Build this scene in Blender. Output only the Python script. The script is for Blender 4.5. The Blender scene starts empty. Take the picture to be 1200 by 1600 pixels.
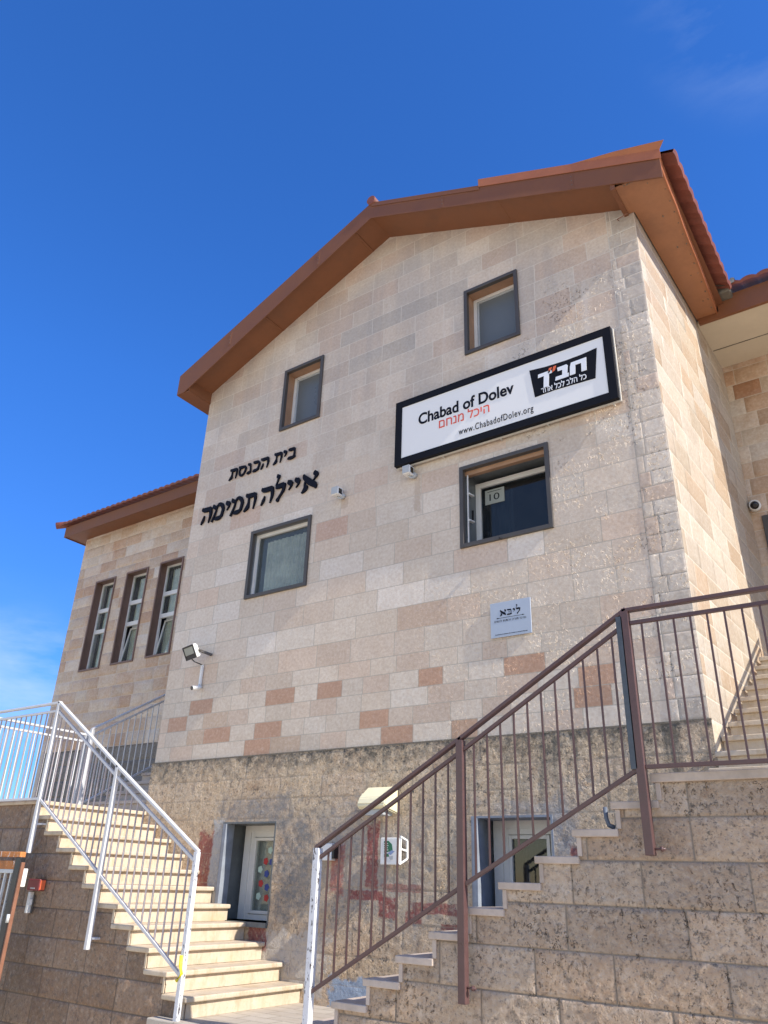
import bpy, bmesh, math, random
from mathutils import Vector, Matrix, noise as mnoise
R = math.radians
SC = bpy.context.scene
COL = SC.collection

# ------------------------------------------------------------------ camera
HEAD, PITCH, ROLL = R(35.856), R(25.714), R(1.988)
fw = Vector((-math.sin(HEAD)*math.cos(PITCH), math.cos(HEAD)*math.cos(PITCH), math.sin(PITCH)))
rt = Vector((math.cos(HEAD), math.sin(HEAD), 0))
up = rt.cross(fw)
rt2 = rt*math.cos(ROLL) + up*math.sin(ROLL)
up2 = -rt*math.sin(ROLL) + up*math.cos(ROLL)
cam = bpy.data.cameras.new('camera')
cam.sensor_fit = 'VERTICAL'; cam.sensor_height = 24; cam.lens = 18.0
cam.clip_start = .05; cam.clip_end = 3000
camo = bpy.data.objects.new('camera', cam); COL.objects.link(camo)
m3 = Matrix((rt2, up2, -fw)).transposed()
camo.matrix_world = Matrix.Translation((0, -7.2, 1.15)) @ m3.to_4x4()
SC.camera = camo

# ------------------------------------------------------------------ light
EL, AZ = R(38), R(3.6)          # sun: from the right, a hair in front of the facade
SUN_STRENGTH, SKY_STRENGTH, EXPOSURE = 3.7, .13, .97
SC.view_settings.view_transform = 'Standard'
SC.view_settings.look = 'None'
SC.view_settings.exposure = EXPOSURE
SC.view_settings.gamma = 1
sdir = Vector((math.cos(EL)*math.cos(AZ), -math.cos(EL)*math.sin(AZ), math.sin(EL)))
sl = bpy.data.lights.new('sun', 'SUN'); sl.energy = SUN_STRENGTH; sl.angle = R(.53); sl.color = (1, .93, .82)
so = bpy.data.objects.new('sun', sl); COL.objects.link(so)
so.rotation_euler = sdir.to_track_quat('Z', 'Y').to_euler(); so.location = (20, -2, 20)
W = bpy.data.worlds.new('World'); SC.world = W; W.use_nodes = True
wn, wl = W.node_tree.nodes, W.node_tree.links
bg = wn['Background']; bg.inputs[1].default_value = SKY_STRENGTH
sky = wn.new('ShaderNodeTexSky'); sky.sky_type = 'NISHITA'; sky.sun_disc = False
sky.sun_elevation = EL; sky.sun_rotation = R(90) + AZ
sky.altitude = 600; sky.air_density = 1.0; sky.dust_density = .4; sky.ozone_density = 4.0
tc = wn.new('ShaderNodeTexCoord')
mp = wn.new('ShaderNodeMapping'); mp.inputs['Scale'].default_value = (1.5, 1.5, 5.5)
mp.inputs['Location'].default_value = (.35, .1, .2)
nz = wn.new('ShaderNodeTexNoise'); nz.inputs['Scale'].default_value = 2.3; nz.inputs['Detail'].default_value = 7
nz.inputs['Roughness'].default_value = .6
rmp = wn.new('ShaderNodeMapRange'); rmp.inputs[1].default_value = .44; rmp.inputs[2].default_value = .7
rmp.inputs[3].default_value = 0; rmp.inputs[4].default_value = .55; rmp.clamp = True
sep = wn.new('ShaderNodeSeparateXYZ')
low = wn.new('ShaderNodeMapRange'); low.inputs[1].default_value = .06; low.inputs[2].default_value = .32
low.inputs[3].default_value = 1; low.inputs[4].default_value = .0
mul = wn.new('ShaderNodeMath'); mul.operation = 'MULTIPLY'
mixc = wn.new('ShaderNodeMixRGB'); mixc.inputs[2].default_value = (2.9, 3.5, 4.4, 1)
def patchdir(v, lo, hi):
    d = wn.new('ShaderNodeVectorMath'); d.operation = 'DOT_PRODUCT'; d.inputs[1].default_value = v
    wl.new(tc.outputs['Generated'], d.inputs[0])
    q = wn.new('ShaderNodeMapRange'); q.interpolation_type = 'SMOOTHSTEP'
    q.inputs[1].default_value = lo; q.inputs[2].default_value = hi; wl.new(d.outputs['Value'], q.inputs[0]); return q.outputs[0]
wl.new(tc.outputs['Generated'], mp.inputs[0]); wl.new(mp.outputs[0], nz.inputs['Vector'])
wl.new(nz.outputs['Fac'], rmp.inputs[0]); wl.new(tc.outputs['Generated'], sep.inputs[0])
wl.new(sep.outputs[2], low.inputs[0]); wl.new(rmp.outputs[0], mul.inputs[0]); 
def wmath(op, a, b):
    q = wn.new('ShaderNodeMath'); q.operation = op
    for k, v in enumerate((a, b)):
        if hasattr(v, 'is_output'): wl.new(v, q.inputs[k])
        else: q.inputs[k].default_value = v
    return q.outputs[0]
msk = wmath('MAXIMUM', wmath('MULTIPLY', low.outputs[0], .45), wmath('MULTIPLY', patchdir((-.862, .477, .172), .992, .9992), .95))
msk = wmath('MAXIMUM', msk, wmath('MULTIPLY', patchdir((.035, .57, .82), .987, .9993), .34))
wl.new(msk, mul.inputs[1]); mul.use_clamp = True
hsv = wn.new('ShaderNodeHueSaturation'); hsv.inputs['Saturation'].default_value = 1.0
wl.new(sky.outputs[0], hsv.inputs['Color'])
tint = wn.new('ShaderNodeMixRGB'); tint.blend_type = 'MULTIPLY'; tint.inputs[0].default_value = 1; tint.inputs[2].default_value = (.25, .60, 1.08, 1)
hz = wn.new('ShaderNodeMapRange'); hz.inputs[1].default_value = .02; hz.inputs[2].default_value = .55
hz.inputs[3].default_value = 0; hz.inputs[4].default_value = 1
tz = wn.new('ShaderNodeMixRGB'); tz.inputs[1].default_value = (.25, .42, .68, 1); tz.inputs[2].default_value = (.25, .60, 1.08, 1)
wl.new(sep.outputs[2], hz.inputs[0]); wl.new(hz.outputs[0], tz.inputs[0])
# added warm fill: sky brightened low behind the camera to lift the shaded facade
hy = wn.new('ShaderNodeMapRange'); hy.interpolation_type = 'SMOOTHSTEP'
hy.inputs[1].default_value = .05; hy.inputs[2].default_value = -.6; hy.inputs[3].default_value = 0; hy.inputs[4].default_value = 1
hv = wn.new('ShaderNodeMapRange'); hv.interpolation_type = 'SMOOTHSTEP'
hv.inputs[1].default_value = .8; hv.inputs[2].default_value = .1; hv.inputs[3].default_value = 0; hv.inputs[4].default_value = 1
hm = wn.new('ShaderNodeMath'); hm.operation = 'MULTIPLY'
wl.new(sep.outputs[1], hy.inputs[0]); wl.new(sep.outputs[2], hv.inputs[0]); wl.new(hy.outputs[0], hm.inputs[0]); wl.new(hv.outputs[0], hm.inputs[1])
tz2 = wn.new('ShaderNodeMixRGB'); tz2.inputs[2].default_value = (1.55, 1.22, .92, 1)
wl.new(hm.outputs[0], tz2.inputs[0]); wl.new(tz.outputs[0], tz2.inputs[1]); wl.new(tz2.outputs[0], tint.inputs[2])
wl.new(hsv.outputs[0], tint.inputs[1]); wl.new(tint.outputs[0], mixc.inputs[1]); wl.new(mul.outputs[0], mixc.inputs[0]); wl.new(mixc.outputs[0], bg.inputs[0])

# ------------------------------------------------------------------ helpers
random.seed(7)
def link(o, parent=None):
    COL.objects.link(o)
    if parent: o.parent = parent
    return o
def tag(o, label=None, cat=None, group=None, kind=None):
    if label: o['label'] = label
    if cat: o['category'] = cat
    if group: o['group'] = group
    if kind: o['kind'] = kind
    return o
def thing(name, label, cat, group=None, loc=(0, 0, 0)):
    o = bpy.data.objects.new(name, None); o.empty_display_size = .2
    o.location = loc; link(o); return tag(o, label, cat, group)

class MB:
    def __init__(s): s.bm = bmesh.new()
    def box(s, x0, x1, y0, y1, z0, z1, bev=0):
        b = s.bm
        v = [b.verts.new(p) for p in ((x0,y0,z0),(x1,y0,z0),(x1,y1,z0),(x0,y1,z0),(x0,y0,z1),(x1,y0,z1),(x1,y1,z1),(x0,y1,z1))]
        f = [b.faces.new([v[i] for i in q]) for q in ((3,2,1,0),(4,5,6,7),(0,1,5,4),(1,2,6,5),(2,3,7,6),(3,0,4,7))]
        if bev:
            es = list({e for q in f for e in q.edges})
            bmesh.ops.bevel(b, geom=es, offset=bev, segments=2, affect='EDGES', profile=.5)
        return s
    def bar(s, p, q, w, h=None, up=(0, 0, 1), bev=0):
        p, q = Vector(p), Vector(q); h = h or w
        d = (q-p).normalized(); upv = Vector(up)
        if abs(d.dot(upv)) > .98: upv = Vector((0, 1, 0))
        sx = d.cross(upv).normalized(); sz = sx.cross(d)
        vs = []
        for c in (p, q):
            for a, b in ((-1,-1),(1,-1),(1,1),(-1,1)):
                vs.append(s.bm.verts.new(c + sx*a*w/2 + sz*b*h/2))
        fs = [s.bm.faces.new([vs[i] for i in k]) for k in ((3,2,1,0),(4,5,6,7),(0,1,5,4),(1,2,6,5),(2,3,7,6),(3,0,4,7))]
        if bev:
            es = list({e for q in fs for e in q.edges})
            bmesh.ops.bevel(s.bm, geom=es, offset=bev, segments=2, affect='EDGES', profile=.5)
        return s
    def tube(s, pts, r, n=10, cap=True):
        pts = [Vector(p) for p in pts]; rings = []
        for i, p in enumerate(pts):
            d = (pts[min(i+1, len(pts)-1)] - pts[max(i-1, 0)]).normalized()
            u = Vector((0, 0, 1)) if abs(d.z) < .9 else Vector((1, 0, 0))
            a = d.cross(u).normalized(); b = a.cross(d)
            rr = r[i] if isinstance(r, (list, tuple)) else r
            rings.append([s.bm.verts.new(p + (a*math.cos(2*math.pi*k/n) + b*math.sin(2*math.pi*k/n))*rr) for k in range(n)])
        for A, B in zip(rings, rings[1:]):
            for k in range(n):
                f = s.bm.faces.new((A[k], A[(k+1) % n], B[(k+1) % n], B[k])); f.smooth = True
        if cap:
            s.bm.faces.new(rings[0][::-1]); s.bm.faces.new(rings[-1])
        return s
    def prism(s, pts, off):
        """polygon (3d points) extruded by a vector"""
        off = Vector(off)
        a = [s.bm.verts.new(p) for p in pts]; b = [s.bm.verts.new(Vector(p)+off) for p in pts]
        n = len(a)
        s.bm.faces.new(a); s.bm.faces.new(b[::-1])
        for i in range(n): s.bm.faces.new((a[i], b[i], b[(i+1) % n], a[(i+1) % n]))
        return s
    def quad(s, *pts):
        s.bm.faces.new([s.bm.verts.new(p) for p in pts]); return s
    def build(s, name, mat, parent=None, recalc=True):
        if recalc: bmesh.ops.recalc_face_normals(s.bm, faces=s.bm.faces[:])
        me = bpy.data.meshes.new(name); s.bm.to_mesh(me); s.bm.free()
        if mat: me.materials.append(mat)
        return link(bpy.data.objects.new(name, me), parent)

# ------------------------------------------------------------------ node helpers
class NT:
    def __init__(s, name):
        s.m = bpy.data.materials.new(name); s.m.use_nodes = True
        s.t = s.m.node_tree; s.n = s.t.nodes; s.l = s.t.links
        s.bsdf = s.n['Principled BSDF']; s.out = s.n['Material Output']
        s._co = None
    def co(s):
        if not s._co: s._co = s.n.new('ShaderNodeTexCoord')
        return s._co.outputs['Object']
    def put(s, sock, v):
        if hasattr(v, 'is_output'): s.l.new(v, sock)
        elif isinstance(v, (tuple, list)):
            sock.default_value = (*v, 1) if len(v) == 3 and len(sock.default_value) == 4 else v
        else: sock.default_value = v
    def math(s, op, a, b=0, c=None, clamp=False):
        q = s.n.new('ShaderNodeMath'); q.operation = op; q.use_clamp = clamp
        s.put(q.inputs[0], a); s.put(q.inputs[1], b)
        if c is not None: s.put(q.inputs[2], c)
        return q.outputs[0]
    def mapr(s, v, a, b, c=0, d=1, smooth=False):
        q = s.n.new('ShaderNodeMapRange'); q.clamp = True
        if smooth: q.interpolation_type = 'SMOOTHSTEP'
        s.put(q.inputs[0], v)
        for i, k in enumerate((a, b, c, d)): q.inputs[i+1].default_value = k
        return q.outputs[0]
    def mix(s, f, a, b, mode='MIX'):
        q = s.n.new('ShaderNodeMixRGB'); q.blend_type = mode
        s.put(q.inputs[0], f); s.put(q.inputs[1], a); s.put(q.inputs[2], b); return q.outputs[0]
    def noise(s, scale, detail=3, rough=.55, vec=None, stretch=None, loc=None, dist=0):
        v = vec or s.co()
        if stretch or loc:
            m = s.n.new('ShaderNodeMapping'); s.l.new(v, m.inputs[0])
            if stretch: m.inputs['Scale'].default_value = stretch
            if loc: m.inputs['Location'].default_value = loc
            v = m.outputs[0]
        q = s.n.new('ShaderNodeTexNoise'); q.inputs['Scale'].default_value = scale
        q.inputs['Detail'].default_value = detail; q.inputs['Roughness'].default_value = rough
        q.inputs['Distortion'].default_value = dist
        s.l.new(v, q.inputs['Vector']); return q.outputs['Fac']
    def voro(s, scale, vec=None, feat='F1'):
        q = s.n.new('ShaderNodeTexVoronoi'); q.inputs['Scale'].default_value = scale; q.feature = feat
        s.l.new(vec or s.co(), q.inputs['Vector']); return q.outputs['Distance']
    def bump(s, h, strength=.3, dist=.01, prev=None):
        q = s.n.new('ShaderNodeBump'); q.inputs['Strength'].default_value = strength
        q.inputs['Distance'].default_value = dist; s.l.new(h, q.inputs['Height'])
        if prev: s.l.new(prev, q.inputs['Normal'])
        return q.outputs[0]
    def sepxyz(s):
        q = s.n.new('ShaderNodeSeparateXYZ'); s.l.new(s.co(), q.inputs[0]); return q.outputs
    def set(s, **k):
        for a, v in k.items():
            s.put(s.bsdf.inputs[a.replace('_', ' ')], v)
        return s

def simple(name, col, rough=.5, metal=0, var=.12, scale=8, bump=.08, chips=None, chipamt=.66, dirt=None, spec=.5):
    t = NT(name)
    n1 = t.noise(scale, 4); n2 = t.noise(scale*6, 3)
    f = t.math('ADD', t.math('MULTIPLY', n1, .7), t.math('MULTIPLY', n2, .3))
    c = t.mix(t.mapr(f, .3, .7), tuple(k*(1-var) for k in col), tuple(min(1, k*(1+var)) for k in col))
    if dirt:
        c = t.mix(t.mapr(t.noise(2.2, 6, .65, loc=(3, 1, 2)), .48, .7, 0, .7), c, dirt)
    if chips:
        c = t.mix(t.mapr(t.noise(22, 6, .75, loc=(5, 2, 7), stretch=(1.3, 1.3, .45)), chipamt, chipamt+.03), c, chips)
    t.set(Base_Color=c, Roughness=t.mapr(n1, .2, .8, max(0, rough-.08), min(1, rough+.1)), Metallic=metal)
    t.bsdf.inputs['Specular IOR Level'].default_value = spec
    if bump: t.set(Normal=t.bump(n2, bump, .004))
    return t.m

def stone_mat(name, mortar, mamt=.85, chips=0, chipx=None, chipt=.52, bump=.35, rough=.5, gray=0, pits=0, mold=None, patches=(), streak=0, warm=0, spec=.5, bscale=1.):
    """stone coloured per block (vertex colour 'Col' = the stone's own colour, alpha = mortar)"""
    t = NT(name)
    a = t.n.new('ShaderNodeAttribute'); a.attribute_name = 'Col'
    col, mort = a.outputs['Color'], a.outputs['Alpha']
    n_l = t.noise(3.2, 5, .6); n_m = t.noise(26, 6, .65); n_f = t.noise(110, 3, .6)
    c = t.mix(t.mapr(n_l, .3, .7, 0, .45), col, t.mix(1, col, (.80, .74, .68), 'MULTIPLY'))
    c = t.mix(t.mapr(n_m, .42, .7, 0, .55), c, t.mix(1, c, (.72, .62, .54), 'MULTIPLY'))
    c = t.mix(t.mapr(n_m, .45, .25, 0, .35), c, t.mix(.5, c, (.78, .76, .72)))
    xyz = t.sepxyz()
    if gray:   # weathering: pale vertical runs in a grey film on the upper wall
        run = t.noise(1.5, 5, .6, stretch=(1.6, 1.6, .16))
        hz = t.mapr(xyz[2], 5.6, 7.6)
        blot = t.noise(.75, 4, .6, loc=(4.2, 0, 1.3))
        g = t.math('MULTIPLY', t.math('MULTIPLY', hz, t.mapr(blot, .36, .5)), t.mapr(run, .58, .42, .3, 1))
        c = t.mix(t.math('MULTIPLY', g, gray), c, t.mix(.55, c, (.27, .26, .26)))
        bl = t.math('MULTIPLY', hz, t.mapr(run, .6, .72, 0, .45))
        c = t.mix(bl, c, (.66, .60, .54))
    if warm:
        c = t.mix(t.mapr(t.noise(1.1, 5, .65, loc=(7, 3, 1)), .45, .72, 0, warm), c, t.mix(1, c, (.92, .72, .55), 'MULTIPLY'))
    if pits:
        pn = t.noise(17, 7, .72, loc=(1, 5, 2)); pm = t.noise(2.3, 4, .6, loc=(9, 2, 4))
        pf = t.math('MULTIPLY', t.mapr(pn, .56, .64), t.mapr(pm, .36, .6, .15, 1))
        sp = t.noise(42, 5, .7, loc=(4, 1, 6))
        pf = t.math('MAXIMUM', pf, t.math('MULTIPLY', t.mapr(sp, .555, .63), t.mapr(pm, .3, .55, .45, .9)))
        c = t.mix(t.math('MULTIPLY', pf, pits), c, (.075, .065, .055))
        pb = t.noise(7.5, 6, .7, loc=(2, 8, 3))
        c = t.mix(t.mapr(pb, .55, .68, 0, pits*.6), c, t.mix(1, c, (.62, .5, .4), 'MULTIPLY'))
    if streak:
        st = t.noise(6, 5, .7, stretch=(1.5, 1.5, .11), loc=(2, 0, 0))
        xr = t.mapr(xyz[0], -5.4, -2.6, .15, 1)
        zf = t.mapr(xyz[2], .9, 2.3, 0, 1)
        c = t.mix(t.math('MULTIPLY', t.math('MULTIPLY', t.mapr(st, .5, .66), xr), t.math('MULTIPLY', zf, streak)), c, (.09, .085, .07))
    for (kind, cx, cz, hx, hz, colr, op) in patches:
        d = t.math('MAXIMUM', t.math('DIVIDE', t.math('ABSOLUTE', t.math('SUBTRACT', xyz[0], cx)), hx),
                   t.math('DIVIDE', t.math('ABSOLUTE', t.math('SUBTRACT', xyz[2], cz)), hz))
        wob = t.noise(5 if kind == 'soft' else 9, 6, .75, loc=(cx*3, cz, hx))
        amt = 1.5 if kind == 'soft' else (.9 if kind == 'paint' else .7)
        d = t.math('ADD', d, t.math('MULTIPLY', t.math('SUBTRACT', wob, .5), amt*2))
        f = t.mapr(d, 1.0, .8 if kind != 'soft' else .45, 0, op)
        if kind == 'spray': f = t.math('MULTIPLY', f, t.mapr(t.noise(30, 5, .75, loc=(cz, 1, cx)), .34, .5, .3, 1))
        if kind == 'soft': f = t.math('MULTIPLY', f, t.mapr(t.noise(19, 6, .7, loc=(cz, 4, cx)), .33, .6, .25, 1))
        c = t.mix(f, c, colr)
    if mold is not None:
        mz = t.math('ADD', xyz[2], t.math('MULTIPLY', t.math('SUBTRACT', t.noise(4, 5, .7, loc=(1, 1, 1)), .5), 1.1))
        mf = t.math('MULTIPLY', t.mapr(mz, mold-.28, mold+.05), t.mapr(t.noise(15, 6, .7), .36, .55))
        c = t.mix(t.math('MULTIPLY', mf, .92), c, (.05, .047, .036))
    mcol = t.mix(t.mapr(xyz[2], 5.0, 7.2), mortar, (.66,.60,.51)) if gray else mortar
    c = t.mix(t.math('MULTIPLY', mort, mamt), c, mcol)
    h = t.math('ADD', t.math('MULTIPLY', n_m, 1.0), t.math('MULTIPLY', n_f, .35))
    nrm = t.bump(t.noise(9*bscale, 4, .6, loc=(3, 3, 3)), bump*.8, .03)
    nrm = t.bump(h, bump, .012, nrm)
    rv = t.mapr(n_m, .3, .7, rough-.1, rough+.12)
    if chips:
        cn = t.noise(30, 5, .62, stretch=(1, 1, .75), loc=(6, 2, 9), dist=.4)
        ch = t.mapr(cn, chipt, chipt+.05)
        big = t.noise(3.1, 4, .6, loc=(2, 6, 5))
        cm = t.mapr(big, .43, .58, .08, 1)
        if chipx: cm = t.math('MULTIPLY', cm, t.math('MULTIPLY', t.mapr(xyz[0], chipx[0], chipx[1], .12, 1), t.mapr(xyz[2], 8.5, 7.6, .12, 1)))
        nrm2 = t.n.new('ShaderNodeBump'); nrm2.inputs['Distance'].default_value = .024
        t.l.new(t.math('MULTIPLY', cm, chips), nrm2.inputs['Strength']); t.l.new(ch, nrm2.inputs['Height']); t.l.new(nrm, nrm2.inputs['Normal'])
        nrm = nrm2.outputs[0]
        rv = t.math('SUBTRACT', rv, t.math('MULTIPLY', t.math('MULTIPLY', cm, ch), .22))
    t.set(Base_Color=c, Roughness=rv, Normal=nrm)
    t.bsdf.inputs['Specular IOR Level'].default_value = spec
    t.m.cycles.use_bump_map_correction = False
    return t.m

# palettes (linear albedo)
CREAM = [(0.651,0.551,0.440), (0.666,0.566,0.456), (0.637,0.525,0.416), (0.673,0.584,0.479), (0.688,0.606,0.506), (0.645,0.555,0.452), (0.637,0.506,0.393), (0.651,0.562,0.459), (0.666,0.569,0.463)]
PINK = (.615,.49,.385); RED = (.51,.315,.21); GREY = (.54,.475,.395); WHITE = (.73,.655,.565)
TAN = [(.55,.445,.315), (.555,.45,.32), (.545,.435,.305), (.56,.455,.33), (.54,.43,.31)]
WING = [(.56,.44,.33), (.60,.50,.39), (.52,.39,.28), (.58,.48,.38), (.50,.35,.24), (.62,.54,.45), (.55,.43,.32)]

def fbm(x, y, z, o=4):
    s = 0; a = 1.; f = 1.
    for _ in range(o):
        s += a*mnoise.noise((x*f, y*f, z*f)); a *= .5; f *= 2.1
    return s

def stone_wall(name, mat, parent, rows, x0, x1, to3d, include=None, xb=(), zb=(), res=.06, amp=.0015, tilt=.002,
               lens=(.42, .75), palette=CREAM, special=(), seed=1, joint=.005, jd=.004, bulge=0., freq=9, rough=None, colvar=.05, fixed=()):
    rnd = random.Random(seed)
    V, F, CC = [], [], []
    jw = joint
    for ri in range(len(rows)-1):
        z0, z1 = rows[ri], rows[ri+1]
        js = [x0]; x = x0 + rnd.uniform(.15, 1)*lens[0]
        while x < x1 - .18:
            js.append(x); x += rnd.uniform(*lens)*min(1, .04 + (z1-z0)*3.3)
        js.append(x1)
        for fx in fixed:
            js = [j for j in js if abs(j-fx) > .12]+[fx]
        js.sort()
        cols = []
        for a, b in zip(js, js[1:]):
            k = rnd.choice(palette); v = 1 + rnd.uniform(-colvar, colvar)*1.6
            c = tuple(min(.9, q*v) for q in k)
            for (sx, sz, sc) in special:
                if a <= sx < b and z0 <= sz < z1: w_ = rnd.uniform(.95, 1.05); c = tuple(q*w_ for q in sc)
            cols.append((c, rnd.uniform(-1, 1)*tilt, rnd.uniform(-1, 1)*tilt, rnd.uniform(-1, 1)*tilt))
        xs = {round(q, 5) for q in xb if x0 < q < x1} | {round(x0, 5), round(x1, 5)}
        for j in js:
            for d in (-jw*1.7, -jw*.6, jw*.6, jw*1.7):
                if x0 < j+d < x1: xs.add(round(j+d, 5))
        zs = {round(z0, 5), round(z1, 5), round(z0+jw*.6, 5), round(z0+jw*1.7, 5), round(z1-jw*.6, 5), round(z1-jw*1.7, 5)} | {round(q, 5) for q in zb if z0 < q < z1}
        def fill(S):
            L = sorted(S); o = []
            for a, b in zip(L, L[1:]):
                o.append(a); n = int((b-a)/res)
                for k in range(1, n+1): o.append(a+(b-a)*k/(n+1))
            o.append(L[-1]); return o
        xs, zs = fill(xs), fill(zs)
        idx = {}
        bi = 0; blk = []
        for xx in xs:
            while bi < len(js)-2 and xx >= js[bi+1]: bi += 1
            blk.append(bi)
        def vert(i, k):
            if (i, k) in idx: return idx[(i, k)]
            xx, zz = xs[i], zs[k]; b = blk[i]
            c, t0, tx, tz = cols[b]
            a_, b_ = js[b], js[b+1]
            e = min(xx-a_, b_-xx, zz-z0, z1-zz)
            jm = 1. if e < jw*.75 else 0.
            ef = max(0, min(1, (e-jw*1.2)/.03)); ef = ef*ef*(3-2*ef)
            rf = rough(xx, zz) if rough else 1
            n = fbm(xx*freq+b*3.1+ri*7.7, zz*freq+seed, ri*2.3, 4)
            d = (t0 + tx*(xx-(a_+b_)/2)/max(.1, b_-a_)*2 + tz*(zz-(z0+z1)/2)/(z1-z0)*2) if e > jw else 0
            d += rf*(amp*n*(.25+.75*ef) + bulge*ef) if e > jw else 0
            d -= jd*jm
            idx[(i, k)] = len(V); V.append(to3d(xx, zz, d)); CC.append((*c, jm)); return idx[(i, k)]
        for i in range(len(xs)-1):
            for k in range(len(zs)-1):
                if include and not include((xs[i]+xs[i+1])/2, (zs[k]+zs[k+1])/2, zs[k], zs[k+1]): continue
                F.append((vert(i, k), vert(i+1, k), vert(i+1, k+1), vert(i, k+1)))
    me = bpy.data.meshes.new(name); me.from_pydata(V, [], F)
    at = me.color_attributes.new('Col', 'FLOAT_COLOR', 'POINT')
    at.data.foreach_set('color', [q for c in CC for q in c])
    me.polygons.foreach_set('use_smooth', [True]*len(F))
    me.materials.append(mat)
    return link(bpy.data.objects.new(name, me), parent)

def rows_from(z0, hs, ztop):
    r = [z0]; i = 0
    while r[-1] < ztop - 1e-4:
        h = hs(r[-1]) if callable(hs) else hs
        r.append(r[-1]+h)
    return r

# ------------------------------------------------------------------ materials
M = {}
PATCH = [
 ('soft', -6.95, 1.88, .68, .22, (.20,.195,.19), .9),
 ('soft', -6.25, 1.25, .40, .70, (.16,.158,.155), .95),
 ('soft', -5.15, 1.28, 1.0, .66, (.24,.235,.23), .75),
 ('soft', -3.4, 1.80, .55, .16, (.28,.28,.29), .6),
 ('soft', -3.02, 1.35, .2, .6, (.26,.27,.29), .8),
 ('paint', -6.2, .35, .5, .30, (.44,.41,.37), .8),
 ('paint', -7.52, 1.30, .10, .52, (.36,.37,.37), .85),
 ('spray', -7.72, 1.28, .13, .38, (.23,.04,.035), .85),
 ('spray', -6.72, .56, .15, .14, (.21,.035,.035), .85),
 ('spray', -5.64, 1.25, .10, .26, (.27,.05,.05), .68),
 ('spray', -5.18, 1.38, .085, .36, (.21,.035,.035), .85),
 ('spray', -5.25, 1.02, .26, .05, (.21,.035,.035), .85),
 ('spray', -4.98, .92, .12, .10, (.21,.035,.035), .85),
 ('spray', -4.42, .93, .27, .055, (.21,.035,.035), .8),
 ('spray', -4.66, .84, .10, .06, (.21,.035,.035), .8),
 ('spray', -4.25, .76, .10, .05, (.21,.035,.035), .8),
 ('spray', -4.8, 1.1, .28, .04, (.25,.06,.05), .6),
 ('spray', -2.88, 1.38, .10, .12, (.21,.035,.035), .8),
 ('paint', -5.4, .12, .28, .16, (.22,.33,.48), .8),
]
M['facade'] = stone_mat('facade_stone', (.40,.35,.28), bump=.17, rough=.44, gray=.6, spec=.55, chips=.9, chipx=(-5.2, -2.4), chipt=.565, patches=[('paint', -4.70, 5.55, .05, .26, (.40,.29,.20), .5), ('paint', -5.86, 5.72, .07, .08, (.40,.29,.20), .5)])
M['side'] = stone_mat('side_stone', (.62,.56,.47), bump=.22, rough=.55, warm=.25)
M['wing'] = stone_mat('wing_stone', (.56,.48,.38), bump=.3, rough=.55, warm=.75)
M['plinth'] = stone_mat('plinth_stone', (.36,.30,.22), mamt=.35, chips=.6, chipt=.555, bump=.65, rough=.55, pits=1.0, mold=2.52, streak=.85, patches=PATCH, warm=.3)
M['retain'] = stone_mat('rough_stone', (.20,.165,.13), chips=.95, chipt=.575, bump=.7, rough=.44, pits=.85, warm=.35)
M['retain_dark'] = stone_mat('rough_brown_stone', (.10,.075,.055), chips=.5, chipt=.58, bump=.6, rough=.55, pits=.85, warm=.5)
M['wing_base'] = stone_mat('wing_base_stone', (.2,.18,.16), bump=.5, rough=.6, pits=.6)

def tread_mat():
    t = NT('tread_stone'); n = t.noise(5, 6, .6); n2 = t.noise(38, 5, .65)
    c = t.mix(t.mapr(n, .3, .7), (.48,.40,.30), (.57,.485,.38))
    c = t.mix(t.mapr(t.noise(9, 6, .7, stretch=(1, 1, .35), loc=(1, 7, 3)), .5, .68, 0, .7), c, (.36,.26,.15))
    c = t.mix(t.mapr(n2, .55, .72, 0, .6), c, (.42,.32,.2))
    c = t.mix(t.mapr(t.noise(3, 6, .7, loc=(4, 4, 4)), .52, .72, 0, .5), c, (.50,.36,.19))
    t.set(Base_Color=c, Roughness=t.mapr(n2, .3, .7, .45, .65), Normal=t.bump(n2, .3, .006)); return t.m
M['tread'] = tread_mat()
M['tread_pink'] = simple('pinkish_slab', (.50,.42,.36), .55, var=.14, scale=6, bump=.25, dirt=(.3,.24,.19))
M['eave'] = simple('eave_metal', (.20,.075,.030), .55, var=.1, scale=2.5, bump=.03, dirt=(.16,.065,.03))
M['eave_lit'] = simple('eave_lit_metal', (.33,.145,.068), .42, var=.14, scale=2.5, bump=.03, dirt=(.24,.10,.048))  # same eave metal, with bounced light on the right soffit put into its colour
M['fascia'] = simple('fascia_metal', (.175,.066,.027), .6, var=.08, scale=2, bump=.03)
M['flash'] = simple('flashing_metal', (.36,.125,.05), .38, var=.12, scale=2, bump=.04)
M['soffit'] = simple('cream_soffit', (.62,.54,.40), .7, var=.05, scale=2, bump=.05)
M['tile'] = simple('clay_tile', (.21,.064,.042), .6, var=.3, scale=5, bump=.25, dirt=(.13,.05,.035))
M['lead'] = simple('lead_flashing', (.16,.15,.12), .5, metal=.3, var=.25, bump=.2)
M['dark_frame'] = simple('dark_bronze_metal', (.070,.062,.056), .45, var=.12, scale=6, bump=.05)
M['brown_frame'] = simple('brown_metal', (.17,.10,.075), .5, var=.15, scale=6, bump=.05)
M['reveal_gray'] = simple('grey_reveal', (.13,.145,.15), .6, var=.25, scale=4, bump=.2, dirt=(.08,.085,.09))
M['reveal_warm'] = simple('warm_reveal', (.34,.20,.12), .6, var=.2, scale=5, bump=.1)
M['reveal_blue'] = simple('blue_grey_reveal', (.25,.28,.33), .65, var=.18, scale=5, bump=.2, dirt=(.17,.18,.2))
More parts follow.
